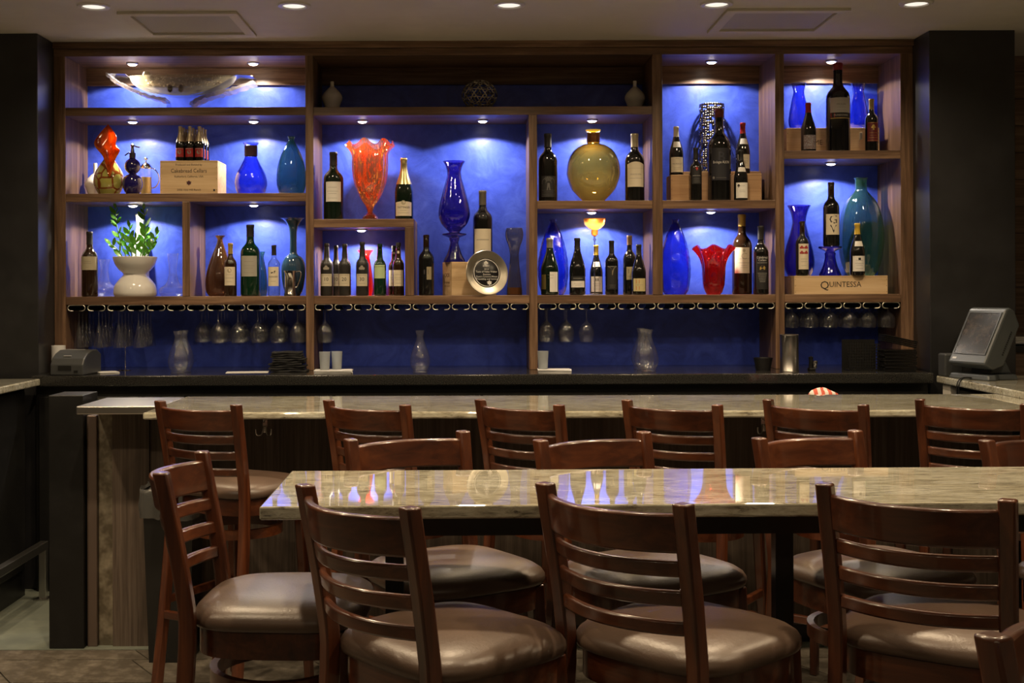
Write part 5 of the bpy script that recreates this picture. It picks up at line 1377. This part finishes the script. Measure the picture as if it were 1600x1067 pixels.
# base
bp_ = [(-0.13, -0.10), (0.13, -0.10), (0.14, -0.06), (0.10, 0.0), (0.13, 0.09), (0.09, 0.12), (-0.09, 0.12), (-0.13, 0.09), (-0.10, 0.0), (-0.14, -0.06)]
m = MB(); n = len(bp_)
m.add([(a, b, 0.0) for a, b in bp_] + [(a * .93, b * .93, 0.026) for a, b in bp_], [tuple(range(n))[::-1], tuple(range(n, 2 * n))] + [(i, (i + 1) % n, (i + 1) % n + n, i + n) for i in range(n)])
obj('base', m, POSGREY, ps, bevel=0.006)
obj('neck', MB().add([(-0.07, -0.02, 0.0262), (0.07, -0.02, 0.0262), (0.07, 0.11, 0.0262), (-0.07, 0.11, 0.0262), (-0.06, 0.0, 0.11), (0.06, 0.0, 0.11), (0.06, 0.07, 0.11), (-0.06, 0.07, 0.11)],
    [(3, 2, 1, 0), (4, 5, 6, 7), (0, 1, 5, 4), (1, 2, 6, 5), (2, 3, 7, 6), (3, 0, 4, 7)]), POSGREY, ps, bevel=0.008)
tilt = R(28)
def tl(p):  # housing local -> till local: leaning back
    x, y_, z_ = p; z_ += 0.0
    return (x, -0.115 + y_ * math.cos(tilt) + z_ * math.sin(tilt), 0.048 + z_ * math.cos(tilt) - y_ * math.sin(tilt) + 0.03)
def hous(pts, f): return MB().add([tl(p) for p in pts], f)
prof = [(0.0, 0.0), (0.0, 0.30), (0.018, 0.318), (0.05, 0.318), (0.115, 0.27), (0.115, 0.05), (0.06, 0.0)]
n = len(prof); hw = 0.12
m = hous([(-hw, a, b) for a, b in prof] + [(hw, a, b) for a, b in prof], [tuple(range(n))[::-1], tuple(range(n, 2 * n))] + [(i, (i + 1) % n, (i + 1) % n + n, i + n) for i in range(n)])
ho = obj('housing', m, POSGREY, ps, bevel=0.010)
def slab(x0, x1, z0, z1, y0, y1):
    mb = MB().box(x0, x1, y0, y1, z0, z1); mb.v = [tl(p) for p in mb.v]; return mb
obj('screen', slab(-0.098, 0.098, 0.055, 0.275, -0.0022, 0.002), speck('dark_dusty_screen', (0.012, 0.012, 0.012), (0.05, 0.04, 0.034), 24, 0.25), ho)
m = MB()
for a in ((-0.104, -0.098, 0.049, 0.281), (0.098, 0.104, 0.049, 0.281), (-0.098, 0.098, 0.049, 0.055), (-0.098, 0.098, 0.275, 0.281)):
    s_ = slab(a[0], a[1], a[2], a[3], -0.004, 0.003); m.add(s_.v, s_.f)
obj('bezel', m, plain((0.03, 0.033, 0.035), 0.4, name='dark_bezel'), ho)
obj('badge', slab(-0.098, -0.072, 0.022, 0.032, -0.001, 0.001), plain((0.4, 0.4, 0.4), 0.4, name='silver_badge'), ho)
m = MB()
for k in range(12):
    s_ = MB().box(0.1195, 0.1212, 0.075, 0.085, 0.09 + 0.011 * k, 0.096 + 0.011 * k); s_.v = [tl(p) for p in s_.v]; m.add(s_.v, s_.f)
obj('vent', m, BLKPL, ho)
m = MB().lathe([(0.0001, 0), (0.05, 0.0)], 28); m.v = [tl((0.1208, 0.045 + a * 0.55, 0.16 + b)) for a, b, c in m.v]
obj('card_panel', m, plain((0.06, 0.068, 0.072), 0.45, name='panel_grey'), ho)
tag(obj('slip_printer', MB().box(-0.05, 0.045, -0.045, 0.045, 0, 0.115), PLASTIC, bevel=0.008, loc=(2.405, 6.145, ZT)), 'small black slip printer behind the till', 'printer')
cbm = MB()
for k, dx in enumerate((0.0, 0.022)):
    cbm.tube(smooth_path([(2.43 + dx, 5.93, ZT + 0.004), (2.37 + dx * .5, 5.90, ZT + 0.010), (2.337, 5.89 - dx, ZT - 0.01), (2.334, 5.89 - dx, ZT - 0.07), (2.335, 5.90 - dx, ZT - 0.2)], 6), 0.0035, 8)
tag(obj('till_cables', cbm, BLKPL, smooth='all'), 'pair of black cables hanging from the till over the counter edge', 'cable')
# plates beyond the right pillar
cn = thing('side_console', 'dark console against the plank wall beyond the right pillar', 'console', (3.2, 6.75, 0))
obj('body', MB().box(-0.36, 0.9, -0.2, 0.2, 0.0, 1.20), M_plank, cn); obj('top', MB().box(-0.38, 0.9, -0.22, 0.2, 1.2005, 1.23), M_black, cn)
for k in range(4):
    tag(obj('serving_plate', MB().lathe([(0.0001, 0), (0.08, 0), (0.15, 0.016), (0.148, 0.02), (0.08, 0.005), (0.0001, 0.005)], 36), CERAMIC, smooth='all', loc=(3.02, 6.72, 1.2305 + 0.010 * k)), 'white plate in the small stack beyond the right pillar, ' + ORD[k] + ' from the bottom', 'plate', 'plates beyond the right pillar')

# small things behind the bar
tag(obj('underbar_station', MB().box(0.6, 2.33, 5.465, 5.86, 0.0, 1.03), M_black, bevel=0.004), 'black work station behind the bar top', 'work station')
rg = random.Random(8); m = MB(); n = 20; v = []
for j in range(6):
    u = j / 5
    for i in range(n):
        a = 2 * math.pi * i / n; r_ = 0.065 * math.cos(u * 1.5) * (1 + 0.18 * math.sin(3 * a + j) + rg.uniform(-.06, .06))
        v.append((r_ * 1.2 * math.cos(a), r_ * 0.7 * math.sin(a), 0.052 * math.sin(u * 1.57) * (1 + 0.15 * math.sin(2 * a))))
m.add(v, [(j * n + i, j * n + (i + 1) % n, (j + 1) * n + (i + 1) % n, (j + 1) * n + i) for j in range(5) for i in range(n)] + [tuple(5 * n + i for i in range(n)), tuple(range(n))[::-1]])
def mk_towel():
    mt, nt, b = nodes('red_striped_towel')
    mp = coords(nt, (1, 0.2, 0.2), False); wv = nt.nodes.new('ShaderNodeTexWave'); wv.inputs['Scale'].default_value = 9
    nt.links.new(mp.outputs[0], wv.inputs['Vector'])
    r = ramp(nt, wv.outputs[0], [(0.45, (0.55, 0.10, 0.06)), (0.6, (0.65, 0.60, 0.55))])
    nt.links.new(r.outputs[0], b.inputs['Base Color']); setp(b, Roughness=0.9)
    return mt
D = 5.62
tag(obj('bar_towel', m, mk_towel(), smooth='all', loc=((1283 - VX) * D / F, D, 1.0302)), 'crumpled red and white towel just behind the bar top', 'towel')
tag(obj('outlet_box', MB().box(2.375, 2.4145, 6.08, 6.18, 0.985, 1.06), WHITE, bevel=0.004), 'small white box fixed under the till counter edge', 'box')
